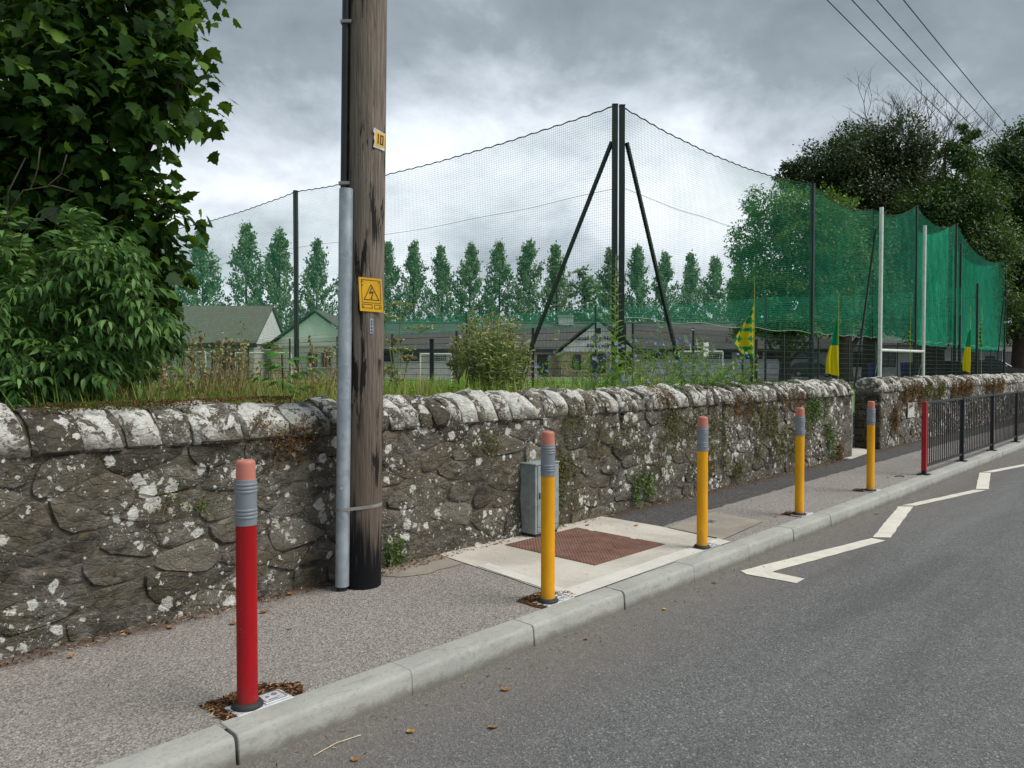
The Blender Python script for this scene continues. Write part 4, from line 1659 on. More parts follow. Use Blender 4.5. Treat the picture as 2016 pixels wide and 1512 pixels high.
def car(label, loc, rz, m):
    t = thing('parked_car', label, 'car', loc, rz, 'parked cars beyond the mesh fence')
    side = [(-2.0, .28), (-2.08, .55), (-2.02, .86), (-1.85, .98), (.75, .98), (1.55, .88), (1.98, .72), (2.05, .45), (1.98, .25)]
    mb = MB()
    n = len(side)
    vs = []
    for y, sx, dz in ((-.86, .97, -.03), (-.80, 1, 0), (.80, 1, 0), (.86, .97, -.03)):
        vs += [(x * sx, y, z + (dz if z > .5 else -dz * .6)) for x, z in side]
    fs = [(k * n + i, k * n + (i + 1) % n, (k + 1) * n + (i + 1) % n, (k + 1) * n + i) for k in range(3) for i in range(n)]
    fs += [tuple(range(n)), tuple(range(3 * n, 4 * n))]
    mb.add(vs, fs)
    mb.build('body', m, t, 40)
    gh = [(-1.95, .97), (-1.55, 1.36), (-1.2, 1.44), (.0, 1.46), (.35, 1.40), (1.05, .97)]
    vs = [(x * .99, y * (1 if z < 1 else .80), z) for y in (-.78, .78) for x, z in gh]
    k = len(gh)
    mb = MB().add(vs, [tuple(range(k)), tuple(range(k, 2 * k))] + [(i, (i + 1) % k, k + (i + 1) % k, k + i) for i in range(k)])
    mb.build('windows', M['glass'], t, 40)
    rfv = [(x, y * .81, z + .012) for y in (-.78, .78) for x, z in gh[1:5]]
    MB().add(rfv, [(0, 1, 5, 4), (1, 2, 6, 5), (2, 3, 7, 6)]).build('roof', m, t, 40)
    for y in (-1, 1):
        for x0, x1 in ((gh[0], gh[1]), (gh[4], gh[5]), ((-.25, .97), (-.3, 1.45))):
            MB().tube([(x0[0] * .99, y * .775, x0[1]), (x1[0] * .99, y * (.775 if x1[1] < 1 else .635), x1[1])], .035, 5).build('pillar', m, t, 50)
        for x in (-1.28, 1.25):
            w = MB().lathe([(.20, -.1), (.31, -.1), (.325, -.07), (.325, .07), (.31, .1), (.20, .1)], 20).build('wheel', M['rubber'], t, 40)
            w.location = (x, y * .79, .325)
            w.rotation_euler = (R(90), 0, 0)
            MB().lathe([(.19, -.103), (.2, 0), (.19, .103)], 16).build('rim', M['rim'], w, 40)
        MB().box((1.93, y * .62, .66), (.14, .36, .14), 0, .03).build('headlight', M['lamp'], t)
        MB().box((-2.03, y * .66, .78), (.08, .26, .2), 0, .02).build('tail_light', M['red'], t)
        MB().box((.62, y * .93, 1.0), (.12, .16, .11), 0, .03).build('wing_mirror', m, t)
    return t


car('black hatchback parked between tree trunks beyond the mesh fence', W(29.3, 74, GZ + .01), ROT_W + R(-28), M['car_black'])
car('dark grey car parked behind the goalposts', W(34.5, 62, GZ + .01), ROT_W + R(160), M['car_grey'])
car('black car parked by the white building beyond the guardrail', W(35.2, 56, GZ + .01), ROT_W + R(-10), M['car_black'])

M['bin_blue'] = plain('blue_bin_plastic', '#1e3f9a', .45, 0, .06, 4)
for X, D, w, h, lb in ((28.6, 60, .9, 1.1, 'wide blue bin standing left of the goal'), (30.6, 59, .75, 1.25, 'narrow blue bin standing under the goal crossbar')):
    t = thing('wheeled_bin', lb, 'bin', W(X, D, GZ + .01), ROT_W, 'blue bins by the white building')
    MB().prism([(-w / 2 * .85, .05), (w / 2 * .85, .05), (w / 2, h), (-w / 2, h)], (0, -.35, 0), (1, 0, 0), (0, 0, 1), (0, .7, 0)).build('body', M['bin_blue'], t)
    MB().box((0, -.02, h + .03), (w + .06, .8, .06), 0, .02).build('lid', M['bin_blue'], t)
    for s_ in (-1, 1):
        o = MB().lathe([(.10, -.03), (.10, .03)], 14).build('wheel', M['rubber'], t, 40)
        o.location = (s_ * w * .38, .32, .1)
        o.rotation_euler = (0, R(90), 0)
sg2 = thing('fence_notice', 'small white notice on the mesh fence among blue flowers', 'sign', (20.35, 11.2, 2.05), 0)
MB().box((0, 0, 0), (.3, .012, .42)).build('board', M['white'], sg2)
MB().box((0, -.008, .06), (.2, .003, .06)).build('heading', M['socket_dark'], sg2)
MB().box((0, -.008, -.05), (.2, .003, .05)).build('heading', M['socket_dark'], sg2)

# ================================================================== vegetation
def leaf_mat(name, stops, tr=.3, rough=.5, spec=.35):
    m, g = mat(name)
    r = g.island()
    col = g.ramp(r, *stops)
    n = g.noise(40, 2, .5, 0, g.pos())
    col = g.mix(g.m('MULTIPLY', n, .25), col, tuple(c * .6 for c in hx(stops[0][1])))
    lt = g.mix(.5, col, '#7fa02c')
    g.bsdf(col, rough, 0, None, spec, (tr, lt))
    return m


M['syc'] = leaf_mat('sycamore_leaf', [(0, '#1a3112'), (.5, '#2c4c1c'), (.85, '#486c28'), (1, '#6f8f34')], .22, .6, .2)
M['eld'] = leaf_mat('elder_leaf', [(0, '#264220'), (.4, '#426a30'), (.8, '#658e48'), (1, '#8dad6a')], .22, .6, .25)
M['t_light'] = leaf_mat('lime_leaf', [(0, '#3a5a26'), (.5, '#507534'), (1, '#7fa350')], .35)
M['t_dark'] = leaf_mat('yew_leaf', [(0, '#22361e'), (.5, '#344628'), (.9, '#4a5632'), (1, '#5c633a')], .12)
M['t_mid'] = leaf_mat('broad_leaf', [(0, '#24401c'), (.5, '#375826'), (1, '#557434')], .2)
M['t_right'] = leaf_mat('dense_leaf', [(0, '#1e3a1a'), (.5, '#2f4f22'), (1, '#46662c')], .2)
M['pop'] = leaf_mat('poplar_leaf', [(0, '#5c7d60'), (.5, '#7c9c78'), (1, '#a2ba92')], .25)  # leaf greens paled, distance haze is put into the colour
M['grass'] = leaf_mat('grass_blade', [(0, '#7c9a40'), (.5, '#9bb34e'), (.85, '#b4be66'), (1, '#cfc28a')], .4, .7, .15)
M['dry'] = leaf_mat('dry_stalk', [(0, '#8a7450'), (.5, '#b09a70'), (1, '#cfbc90')], .3, .8, .1)
M['thistle'] = leaf_mat('grey_green_leaf', [(0, '#8d9b64'), (.5, '#aeb67e'), (.9, '#c6c798'), (1, '#d2cca4')], .4, .7, .15)
M['weed'] = leaf_mat('weed_leaf', [(0, '#5c8a30'), (.5, '#80aa46'), (1, '#a3c45e')], .4)
M['sap'] = leaf_mat('sapling_leaf', [(0, '#3d7032'), (.5, '#589044'), (1, '#78aa58')], .35)
M['head'] = leaf_mat('seed_head', [(0, '#8c7c5a'), (.5, '#aa9d76'), (1, '#c6bc98')], .25, .8, .1)
M['umbel'] = leaf_mat('umbel_flower', [(0, '#8f9a55'), (.5, '#b5b878'), (1, '#dad7a8')], .3, .7, .1)
M['blue_fl'] = leaf_mat('chicory_flower', [(0, '#6d78c4'), (.5, '#8d97d8'), (1, '#b9c0ea')], .35, .6, .1)
M['yellow_fl'] = leaf_mat('yellow_flower', [(0, '#c2b02a'), (1, '#ddd052')], .35, .6, .1)
M['ivy'] = leaf_mat('creeper_leaf', [(0, '#3a3f1c'), (.4, '#4f5a26'), (.75, '#6b5d30'), (1, '#7d6238')], .15, .6, .2)
M['ivy_green'] = leaf_mat('green_creeper_leaf', [(0, '#33461c'), (.5, '#4b6628'), (1, '#6d8438')], .2, .55, .25)
M['ivy_brown'] = leaf_mat('brown_creeper_leaf', [(0, '#4a3524'), (.5, '#6d4d34'), (.85, '#846244'), (1, '#6d6a34')], .1, .8, .1)
M['bark_tree'] = plain('tree_bark', '#4a4038', .9, 0, .25, 12, .8, .1)
M['bark_dead'] = plain('dead_wood', '#5f564c', .85, 0, .2, 12, .5, .1)
M['stem_green'] = plain('green_stem', '#66803c', .7, 0, .15, 12)
M['stem_dry'] = plain('dry_stem', '#8a744e', .8, 0, .2, 12)

# leaf shapes: x across, y along, z up
L_FLAT = (np.array([(0, 0, 0), (.30, .42, .06), (0, 1, -.06), (-.30, .42, .06)]), np.array([(0, 1, 2), (0, 2, 3)]))


def lance(w=.16, seg=4, droop=.5, fold=.06):
    v, t = [(0, 0, 0)], []
    for i in range(1, seg + 1):
        s = i / seg
        z = -droop * s * s * .5
        y = s * (1 - .18 * droop * s)
        if i < seg:
            ww = w * math.sin(math.pi * s ** .8) + .01
            v += [(-ww, y, z + fold), (0, y, z), (ww, y, z + fold)]
        else:
            v += [(0, y, z)]
    t += [(0, 2, 1), (0, 3, 2)]
    for i in range(seg - 2):
        a = 1 + i * 3
        b = a + 3
        t += [(a, a + 1, b + 1), (a, b + 1, b), (a + 1, a + 2, b + 2), (a + 1, b + 2, b + 1)]
    a = 1 + (seg - 2) * 3
    t += [(a, a + 1, a + 3), (a + 1, a + 2, a + 3)]
    return np.array(v, float), np.array(t)


def palmate():
    out = [(0, 0), (.16, -.02), (.30, .06), (.50, .10), (.40, .24), (.56, .42), (.36, .44), (.30, .52), (.22, .72), (.12, .78), (0, 1.0),
           (-.12, .78), (-.22, .72), (-.30, .52), (-.36, .44), (-.56, .42), (-.40, .24), (-.50, .10), (-.30, .06), (-.16, -.02)]
    v = [(x, y, -.16 * (x * x * 2 + (y - .4) ** 2) + .05 * abs(x)) for x, y in out] + [(0, .36, .0)]
    k = len(out)
    return np.array(v), np.array([(i, (i + 1) % k, k) for i in range(k)])


L_LANCE = lance(.17, 4, .55)
L_ELD = lance(.125, 5, .95, .05)
L_LONG = lance(.075, 4, .6, .02)
L_BLADE = (np.array([(-.012, 0, 0), (.012, 0, 0), (.010, .55, -.03), (-.008, .55, -.03), (0, 1, -.18)]), np.array([(0, 1, 2), (0, 2, 3), (3, 2, 4)]))
L_SYC = palmate()
L_FINE = (np.array([(0, 0, 0), (.34, .5, .1), (.05, 1.1, -.08), (-.30, .55, .1)]), np.array([(0, 1, 2), (0, 2, 3)]))
L_CLUMP = (np.array([(-.5, .0, 0), (.1, -.1, .1), (.55, .35, -.05), (.2, .9, .1), (-.4, .7, -.1), (0, .4, .15)]),
           np.array([(0, 1, 5), (1, 2, 5), (2, 3, 5), (3, 4, 5), (4, 0, 5)]))


def crown_points(clusters, n, sub_n, spread, shell=.45, squash=.8):
    """leaf positions in small clumps spread through round clusters (x, y, z, r); also the outward directions"""
    wts = np.array([c[3] ** 2 for c in clusters])
    cnt = np.maximum(1, (n * wts / wts.sum()).astype(int))
    P, O = [], []
    for c, k in zip(clusters, cnt):
        ctr, r = np.array(c[:3]), c[3]
        ns = max(3, k // sub_n)
        dr = rand_unit(ns)
        rr = shell + (1 - shell) * nrng.random(ns) ** .6
        sc = ctr + dr * (rr * r)[:, None] * [1, 1, squash]
        idx = nrng.integers(0, ns, k)
        p = sc[idx] + nrng.normal(size=(k, 3)) * spread * r * [1, 1, .7]
        P.append(p)
        O.append(unit(p - ctr))
    return np.concatenate(P), np.concatenate(O)


def foliage(name, clusters, n, size, tpl, m, parent, sub_n=22, spread=.2, shell=.45, droop=.5, squash=.85, up=.7):
    P, O = crown_points(clusters, n, sub_n, spread, shell, squash)
    k = len(P)
    nm = unit(O * .5 + np.array([0, 0, up]) + .55 * rand_unit(k))
    ax = unit(O * .7 + rand_unit(k) * .8 + np.array([0, 0, -droop]))
    V, T = scatter(tpl[0], tpl[1], P - np.array(parent.location), ax, nm, nrng.uniform(.6, 1.25, k) * size)
    return np_mesh(name, V, T, m, parent)


def limbs(t, base, clusters, r0, m, n=None, fork=.35):
    """trunk from base with one limb bending to each cluster"""
    o = t.location
    b = Vector(base)
    top = Vector((np.mean([c[0] for c in clusters]), np.mean([c[1] for c in clusters]), max(c[2] for c in clusters)))
    H = top.z - b.z
    ax = [b + (Vector((b.x, b.y, top.z)).lerp(top, s) - Vector((b.x, b.y, top.z))) * s + Vector((0, 0, H * s)) for s in (0, .15, .35, .55, .75, .95)]
    mb = MB().tube([p - o for p in ax], [r0 * 1.25, r0, r0 * .85, r0 * .62, r0 * .4, r0 * .15], 12)
    tr = mb.build('trunk', m, t, 60)
    for c in clusters[:n]:
        e = Vector(c[:3])
        f = max(.12, min(.8, (e.z - b.z) / H - fork))
        k = f * 5 / .95
        i = min(4, int(k))
        s = ax[i].lerp(ax[i + 1], k - i)
        mid = s.lerp(e, .5) + Vector((0, 0, -.06 * (e - s).length))
        rr = r0 * (.45 - .3 * f)
        MB().tube([s - o, mid - o, e - o, e + (e - mid).normalized() * c[3] * .5 - o], [rr, rr * .7, rr * .4, rr * .12], 7).build('limb', m, tr, 60)
    return tr


def wl(L, k=1.0):
    return [(*W(x * k, d * k, 1.505 + (z - 1.505) * k), r * k) for x, d, z, r in L]


# ------------------------------------------------------------------ sycamore behind the wall
SYC = wl([(-4.00, 7.0, 4.70, 0.70), (-3.22, 7.0, 4.65, 0.42), (-3.09, 7.0, 4.00, 0.44), (-3.58, 7.0, 4.18, 0.61), (-3.77, 7.1, 3.62, 0.56),
          (-4.42, 7.0, 4.04, 0.79), (-4.52, 7.0, 3.34, 0.70), (-3.21, 7.0, 2.92, 0.33), (-3.30, 7.0, 2.46, 0.35), (-3.63, 7.1, 2.88, 0.51),
          (-3.77, 7.0, 2.27, 0.56), (-4.05, 7.0, 1.80, 0.51), (-3.37, 7.0, 1.90, 0.26), (-4.42, 7.2, 2.64, 0.70), (-3.19, 6.6, 1.52, 0.22),
          (-5.26, 7.2, 3.95, 0.93), (-5.40, 7.3, 2.64, 0.84), (-4.6, 7.8, 4.9, .9), (-4.9, 8.2, 3.4, .8), (-4.6, 8.0, 2.2, .8), (-3.6, 7.4, 5.5, .7)])
sb = W(-4.7, 7.9, GZ)
sy = thing('sycamore_tree', 'dark leafy sycamore tree rising behind the stone wall', 'tree', sb)
limbs(sy, sb, SYC, .16, M['bark_tree'])
foliage('crown', SYC, 11500, .140, L_SYC, M['syc'], sy, 14, .24, .35, .7, .95, .55)


# ------------------------------------------------------------------ elder with pinnate drooping leaves
def pinnate(P, D, ln, lw, npair, m, name, parent, droop=.7, tpl=None):
    """compound leaves: stalk from P along D, npair pairs of leaflets and one at the tip"""
    k = len(P)
    D = unit(D)
    side = unit(np.cross(D, np.array([0, 0, 1.]) + .15 * rand_unit(k)))
    upv = np.cross(side, D)
    Ps, As, Ns, Ss = [], [], [], []
    for i in range(npair + 1):
        s = (i + .6) / (npair + .6)
        q = P + D * (ln * s)[:, None] - np.array([0, 0, 1.]) * (ln * droop * .35 * s * s)[:, None]
        for sg__ in ((-1, 1) if i < npair else (0,)):
            ax = unit(D * .75 + side * sg__ * .9 + np.array([0, 0, -droop * .5]) + .18 * rand_unit(k))
            Ps.append(q)
            As.append(ax)
            Ns.append(unit(upv + .25 * rand_unit(k) + side * sg__ * .2))
            Ss.append(lw * nrng.uniform(.75, 1.15, k))
    V, T = scatter(*(tpl or L_LANCE), np.concatenate(Ps) - np.array(parent.location), np.concatenate(As), np.concatenate(Ns), np.concatenate(Ss))
    o = np_mesh(name, V, T, m, parent, True)
    acc = []
    loc = np.array(parent.location)
    for i in range(k):
        cord(acc, np.array([P[i], P[i] + D[i] * ln[i] * .5 - [0, 0, ln[i] * droop * .09], P[i] + D[i] * ln[i] - [0, 0, ln[i] * droop * .35]]) - loc, .0022)
    np_mesh('leaf_stalk', *join(acc), M['stem_green'], parent)
    return o


ELD = wl([(-3.54, 5.6, 2.27, 0.35), (-3.24, 5.6, 2.33, 0.28), (-2.96, 5.6, 2.24, 0.20), (-3.17, 5.6, 2.05, 0.35), (-2.77, 5.6, 1.99, 0.21),
          (-2.52, 5.6, 1.94, 0.13), (-3.54, 5.6, 1.82, 0.45), (-3.05, 5.6, 1.74, 0.34), (-2.80, 5.6, 1.71, 0.20), (-3.40, 5.25, 1.47, 0.28),
          (-3.10, 5.3, 1.49, 0.22), (-3.18, 5.0, 1.37, 0.10), (-4.14, 5.7, 1.89, 0.56), (-3.45, 5.6, 1.59, 0.34), (-3.7, 5.1, 1.45, .2)])
eb = W(-3.6, 6.1, GZ)
el = thing('elder_bush', 'green elder bush with drooping leaflets spilling over the stone wall', 'bush', eb)
limbs(el, eb, ELD, .04, M['bark_tree'])
P, O = crown_points(ELD, 1150, 9, .22, .55, .9)
D = unit(O * [1, 1, .5] + .5 * rand_unit(len(P)) + np.array([.25, -.35, .15]))
pinnate(P, D, nrng.uniform(.15, .27, len(P)), .106, 3, M['eld'], 'foliage', el, .9, L_ELD)
# dead twigs sticking out of the elder
acc = []
o_ = np.array(eb)
for (X0, D0, z0), pts in (((-3.5, 5.3, 2.55), [(-3.35, 5.25, 2.72), (-3.12, 5.2, 2.74), (-2.98, 5.2, 2.70)]), ((-3.5, 5.3, 2.5), [(-3.42, 5.2, 2.7), (-3.30, 5.2, 2.93)]),
                          ((-3.30, 5.25, 2.73), [(-3.22, 5.2, 2.85), (-3.20, 5.2, 3.0)]), ((-3.15, 5.2, 2.74), [(-3.06, 5.2, 2.82), (-3.02, 5.2, 2.95)]),
                          ((-3.5, 5.4, 2.4), [(-3.3, 5.3, 2.52), (-3.1, 5.2, 2.55)])):
    P_ = np.array([tuple(W(X0, D0, z0))] + [tuple(W(*q)) for q in pts]) - o_
    cord(acc, P_, .0045, 5)
np_mesh('dead_twigs', *join(acc), M['bark_dead'], el)


# ------------------------------------------------------------------ trees beyond the pitch
def big_tree(label, clusters, n, size, m, r0, base=None, name='broadleaf_tree', tpl=L_FINE, sub=70, spread=.15, group='trees beyond the net'):
    cx = np.mean([c[0] for c in clusters])
    cy = np.mean([c[1] for c in clusters])
    b = base or Vector((cx, cy, GZ))
    t = thing(name, label, 'tree', b, 0, group)
    limbs(t, b, clusters, r0, M['bark_tree'])
    foliage('crown', clusters, n, size, tpl, m, t, sub, spread, .25, .3, .85)
    return t


T1 = wl([(16.70, 48.0, 11.55, 1.98), (15.58, 48.6, 9.31, 1.92), (17.98, 47.5, 9.63, 2.24), (16.06, 48.0, 6.43, 2.40), (18.62, 48.8, 6.75, 2.56), (14.78, 47.5, 6.75, 1.34), (19.58, 48.0, 10.91, 1.92), (15.4, 48, 4.3, 1.7), (17.6, 47.5, 4.2, 1.7), (20.5, 48.5, 8.5, 2.2), (20.4, 48.5, 5.2, 2.0)])
big_tree('light green tree with a stout trunk showing through the net', T1, 46000, .20, M['t_light'], .32, W(17.3, 48.3, GZ))
T1b = wl([(22.26, 52.0, 10.31, 2.43), (23.30, 52.8, 7.19, 2.77), (21.91, 51.5, 5.80, 2.08), (24.68, 52.0, 5.80, 2.43), (23.99, 52.0, 9.96, 2.08)])
big_tree('green tree with an ivy dark trunk behind the half yellow flag', T1b, 40000, .20, M['t_right'], .55, W(21.7, 50, GZ))
T2 = wl([(23.85, 62.0, 17.17, 2.07), (26.54, 62.0, 17.79, 3.10), (28.60, 62.8, 19.44, 2.69), (31.08, 61.5, 19.44, 2.69), (29.43, 62.0, 15.72, 3.72), (32.74, 63.0, 17.38, 2.69),
         (26.12, 61.5, 14.90, 2.89), (22.61, 62.0, 17.17, 1.16), (32.74, 62.0, 14.07, 3.31), (30.67, 61.0, 12.42, 3.72), (27.5, 62, 10.5, 3.2), (31.5, 63, 8.5, 3.2)])
big_tree('tall dark brownish evergreen tree above the net', T2, 95000, .22, M['t_dark'], .5, W(29.3, 62.5, GZ), 'evergreen_tree')
T3 = wl([(30.69, 56.0, 12.48, 2.80), (32.93, 56.0, 13.60, 2.80), (32.18, 56.0, 9.87, 3.73), (34.05, 57.0, 10.61, 3.36), (29.57, 56.0, 9.12, 2.99), (33.67, 56.0, 6.13, 2.99), (30.31, 56.0, 5.76, 2.61),
         (32.93, 56.0, 16.96, 1.5), (33.11, 56.0, 18.64, 0.8), (28.2, 56, 6.2, 2.0)])
big_tree('olive green layered tree rising to a narrow tip before the dead treetop', T3, 85000, .22, M['t_mid'], .45, W(31.8, 57, GZ))
T4 = wl([(30.21, 45.0, 14.52, 1.80), (28.86, 45.0, 13.02, 1.86), (29.76, 45.0, 10.62, 2.55), (30.96, 45.0, 8.23, 3.30), (28.41, 45.0, 9.12, 2.10), (29.76, 45.0, 4.92, 2.40), (32.16, 45.0, 11.82, 3.30), (29.31, 45.0, 6.42, 2.10)], 1.4)
big_tree('dense green tree overhanging the white building past the end of the net', T4, 90000, .23, M['t_right'], .55, W(42.3, 63.5, GZ))
T5 = [(*W(x, d, z), r) for x, d, z, r in ((38, 70, 9, 4), (44, 72, 8, 4), (35, 68, 8, 3.5), (41, 70, 13, 4))]
big_tree('dark tree between the evergreen and the white building', T5, 26000, .30, M['t_mid'], .4, W(38.5, 71, GZ))

# dead tree with bare branches
dt = thing('dead_tree', 'bare grey dead treetop standing above the dark trees', 'tree', W(35.2, 66, GZ))


def bare(mb, p, d, ln, r, depth, rd):
    q = p + d * ln
    mid = p + d * ln * .5 + Vector((rd.uniform(-1, 1), rd.uniform(-1, 1), rd.uniform(-.3, 1))) * ln * .08
    mb.tube([p, mid, q], [r, r * .8, r * .6], 5 if depth > 1 else 4, False)
    if depth == 0:
        return
    for k in range(rd.choice((2, 3, 3))):
        nd = (d + Vector((rd.uniform(-1, 1), rd.uniform(-1, 1), rd.uniform(-.25, .7))) * .72).normalized()
        bare(mb, p.lerp(q, rd.uniform(.5, 1)), nd, ln * rd.uniform(.55, .82), r * .58, depth - 1, rd)


rd = random.Random(12)
mb = MB().tube([(0, 0, 0), (.1, 0, 7), (0, .2, 14)], [.4, .33, .25], 10)
mb.build('trunk', M['bark_dead'], dt, 60)
for k, (dx_, dz_) in enumerate(((-.55, .9), (-.2, 1), (.2, 1), (.55, .85), (-.05, .7))):
    mb = MB()
    bare(mb, Vector((0, .2, 13.8)), (RT * dx_ + FW * rd.uniform(-.3, .3) + Vector((0, 0, dz_))).normalized(), 5.3, .13, 5, rd)
    mb.build('branches', M['bark_dead'], dt, 60)


# ------------------------------------------------------------------ row of poplars behind the school
def poplar(h, wd, seed, label):
    rd = random.Random(seed)
    t = thing('poplar_tree', label, 'tree', (0, 0, 0), 0, 'row of poplars behind the school')
    MB().tube([(0, 0, 0), (.05, 0, h * .4), (0, .05, h * .8), (0, 0, h * .97)], [.24, .17, .08, .02], 8).build('trunk', M['bark_tree'], t, 60)
    acc, P = [], []
    for i in range(110):
        f = .10 + .86 * (i / 110) ** .9
        a = rd.uniform(0, 2 * math.pi)
        s = f * h
        reach = wd * (1.0 if f < .45 else max(.14, 1 - ((f - .45) / .55) ** 1.25)) * rd.uniform(.55, 1.1)
        rise = rd.uniform(1.5, 2.6) * (.55 if f < .25 else 1)
        dv = Vector((math.cos(a) * reach, math.sin(a) * reach, rise * (.5 + .5 * reach / wd)))
        p0 = Vector((0, 0, s - .3))
        p1 = p0 + Vector((dv.x * .6, dv.y * .6, dv.z * .35))
        p2_ = p0 + dv
        cord(acc, np.array([p0, p1, p2_]), .022)
        for k in range(rd.randint(44, 66)):
            u = rd.uniform(.18, 1.08)
            q = (p0.lerp(p1, u * 2) if u < .5 else p1.lerp(p2_, u * 2 - 1))
            P.append(q + Vector((rd.gauss(0, .17), rd.gauss(0, .17), rd.gauss(0, .26))))
    np_mesh('branches', *join(acc), M['bark_tree'], t)
    P = np.array(P)
    k = len(P)
    V, T = scatter(*L_FINE, P, unit(rand_unit(k) * .8 + np.array([0, 0, .9])), rand_unit(k), nrng.uniform(.5, 1.2, k) * .42)
    np_mesh('crown', V, T, M['pop'], t)
    return t


POP = [(-42.1, 93.1, 17.3), (-38.5, 95.0, 18.7), (-33.9, 97.3, 19.1), (-30.1, 99.1, 19.1), (-25.8, 101.0, 18.6), (-21.2, 103.1, 19.0), (-17.0, 104.8, 18.6), (-13.7, 106.1, 18.9),
       (-9.9, 107.6, 18.7), (-6.0, 109.1, 19.0), (-1.8, 110.7, 19.4), (2.4, 112.2, 19.8), (6.6, 113.7, 19.5), (14.9, 116.5, 19.7), (19.4, 118.0, 19.9), (24.0, 119.4, 19.3), (28.3, 120.8, 19.1), (32.3, 122.0, 19.1), (36.8, 123.3, 18.9)]
protos = [poplar(18.4, 2.95, 31 + i, 'tall slim poplar in the row behind the school') for i in range(4)]
for i, (X, D, zt) in enumerate(POP):
    o = protos[i] if i < 4 else copy_tree(protos[i % 4])
    o.location = W(X, D, GZ)
    o.rotation_euler.z = rng.uniform(0, 6.28)
    s = (zt - GZ) / 18.4 * rng.uniform(.98, 1.03)
    o.scale = (s * rng.uniform(.92, 1.12), s * rng.uniform(.92, 1.12), s)
B1 = [(*W(x, d, z), r) for x, d, z, r in ((10.5, 108, 9, 2.6), (10.2, 108, 12.5, 2.2), (11.5, 108.5, 6, 3), (8.8, 108, 7, 2.4), (10.4, 108, 14.6, 1.2))]
big_tree('rounded bushy tree standing in front of the poplar row above the porch', B1, 3600, .42, M['pop'], .3, W(10.3, 108.5, GZ), 'bushy_tree', L_CLUMP, 26, .19, None)
for x, d, s, lb in ((-17.5, 94, 1.0, 'low round bush above the school roof beside the wooden pole'), (-34, 88, 1.2, 'low round bush behind the tall tiled hall roof'),
                    (-1, 99, .9, 'low round bush behind the middle of the school roof'), (20, 104, 1.0, 'low round bush behind the lettered porch'), (36, 100, 1.3, 'low round bush behind the light green tree')):
    cl_ = [(*W(x + a, d + b, GZ + c), r * s) for a, b, c, r in ((0, 0, 4.2, 2.6), (2.6, .4, 3.2, 2.3), (-2.6, .2, 3.0, 2.3), (.6, 0, 1.8, 2.6), (4.2, 0, 2.0, 1.8))]
    big_tree(lb, cl_, 2600, .42, M['t_right'], .16, W(x, d, GZ), 'shrub', L_CLUMP, 26, .19, 'bushes behind the school')
hc = []
for i in range(60):
    hc.append((*W(-70 + i * 3.2, 132 + (i % 3), GZ + 1.8 + rng.uniform(0, 1.6)), 2.6))
hd_ = thing('hedge', 'long dark hedge beyond the poplar row', 'hedge', W(0, 132, GZ))
foliage('foliage', hc, 9000, .6, L_CLUMP, M['t_mid'], hd_, 20, .25, .3, .2)


# ------------------------------------------------------------------ wild plants between the wall and the fence
def grass(name, n, area, h, m, kind='stuff'):
    P = np.column_stack([nrng.uniform(area[0], area[1], n), nrng.uniform(area[2], area[3], n), np.full(n, GZ)])
    keep = np.array([mnoise.noise(Vector((p[0] * 1.7, p[1] * 1.7, 3))) > -.25 + .4 * rng.random() - .2 for p in P])
    P = P[keep]
    k = len(P)
    ax = unit(np.array([0, 0, 1.]) + .38 * rand_unit(k))
    V, T = scatter(*L_BLADE, P, ax, rand_unit(k), nrng.uniform(.5, 1.2, k) * h)
    return tag(np_mesh(name, V, T, m), kind=kind)


grass('long_grass', 16000, (1.6, 7.5, 5.12, 8.6), .74, M['grass'])
grass('long_grass', 5000, (7.5, 13.2, 5.12, 7.2), .55, M['grass'])
grass('dry_grass', 2000, (2.0, 5.2, 5.6, 7.8), .9, M['dry'])
grass('field_edge_grass', 9000, (1.5, 16, 7.4, 11.0), .5, M['grass'])


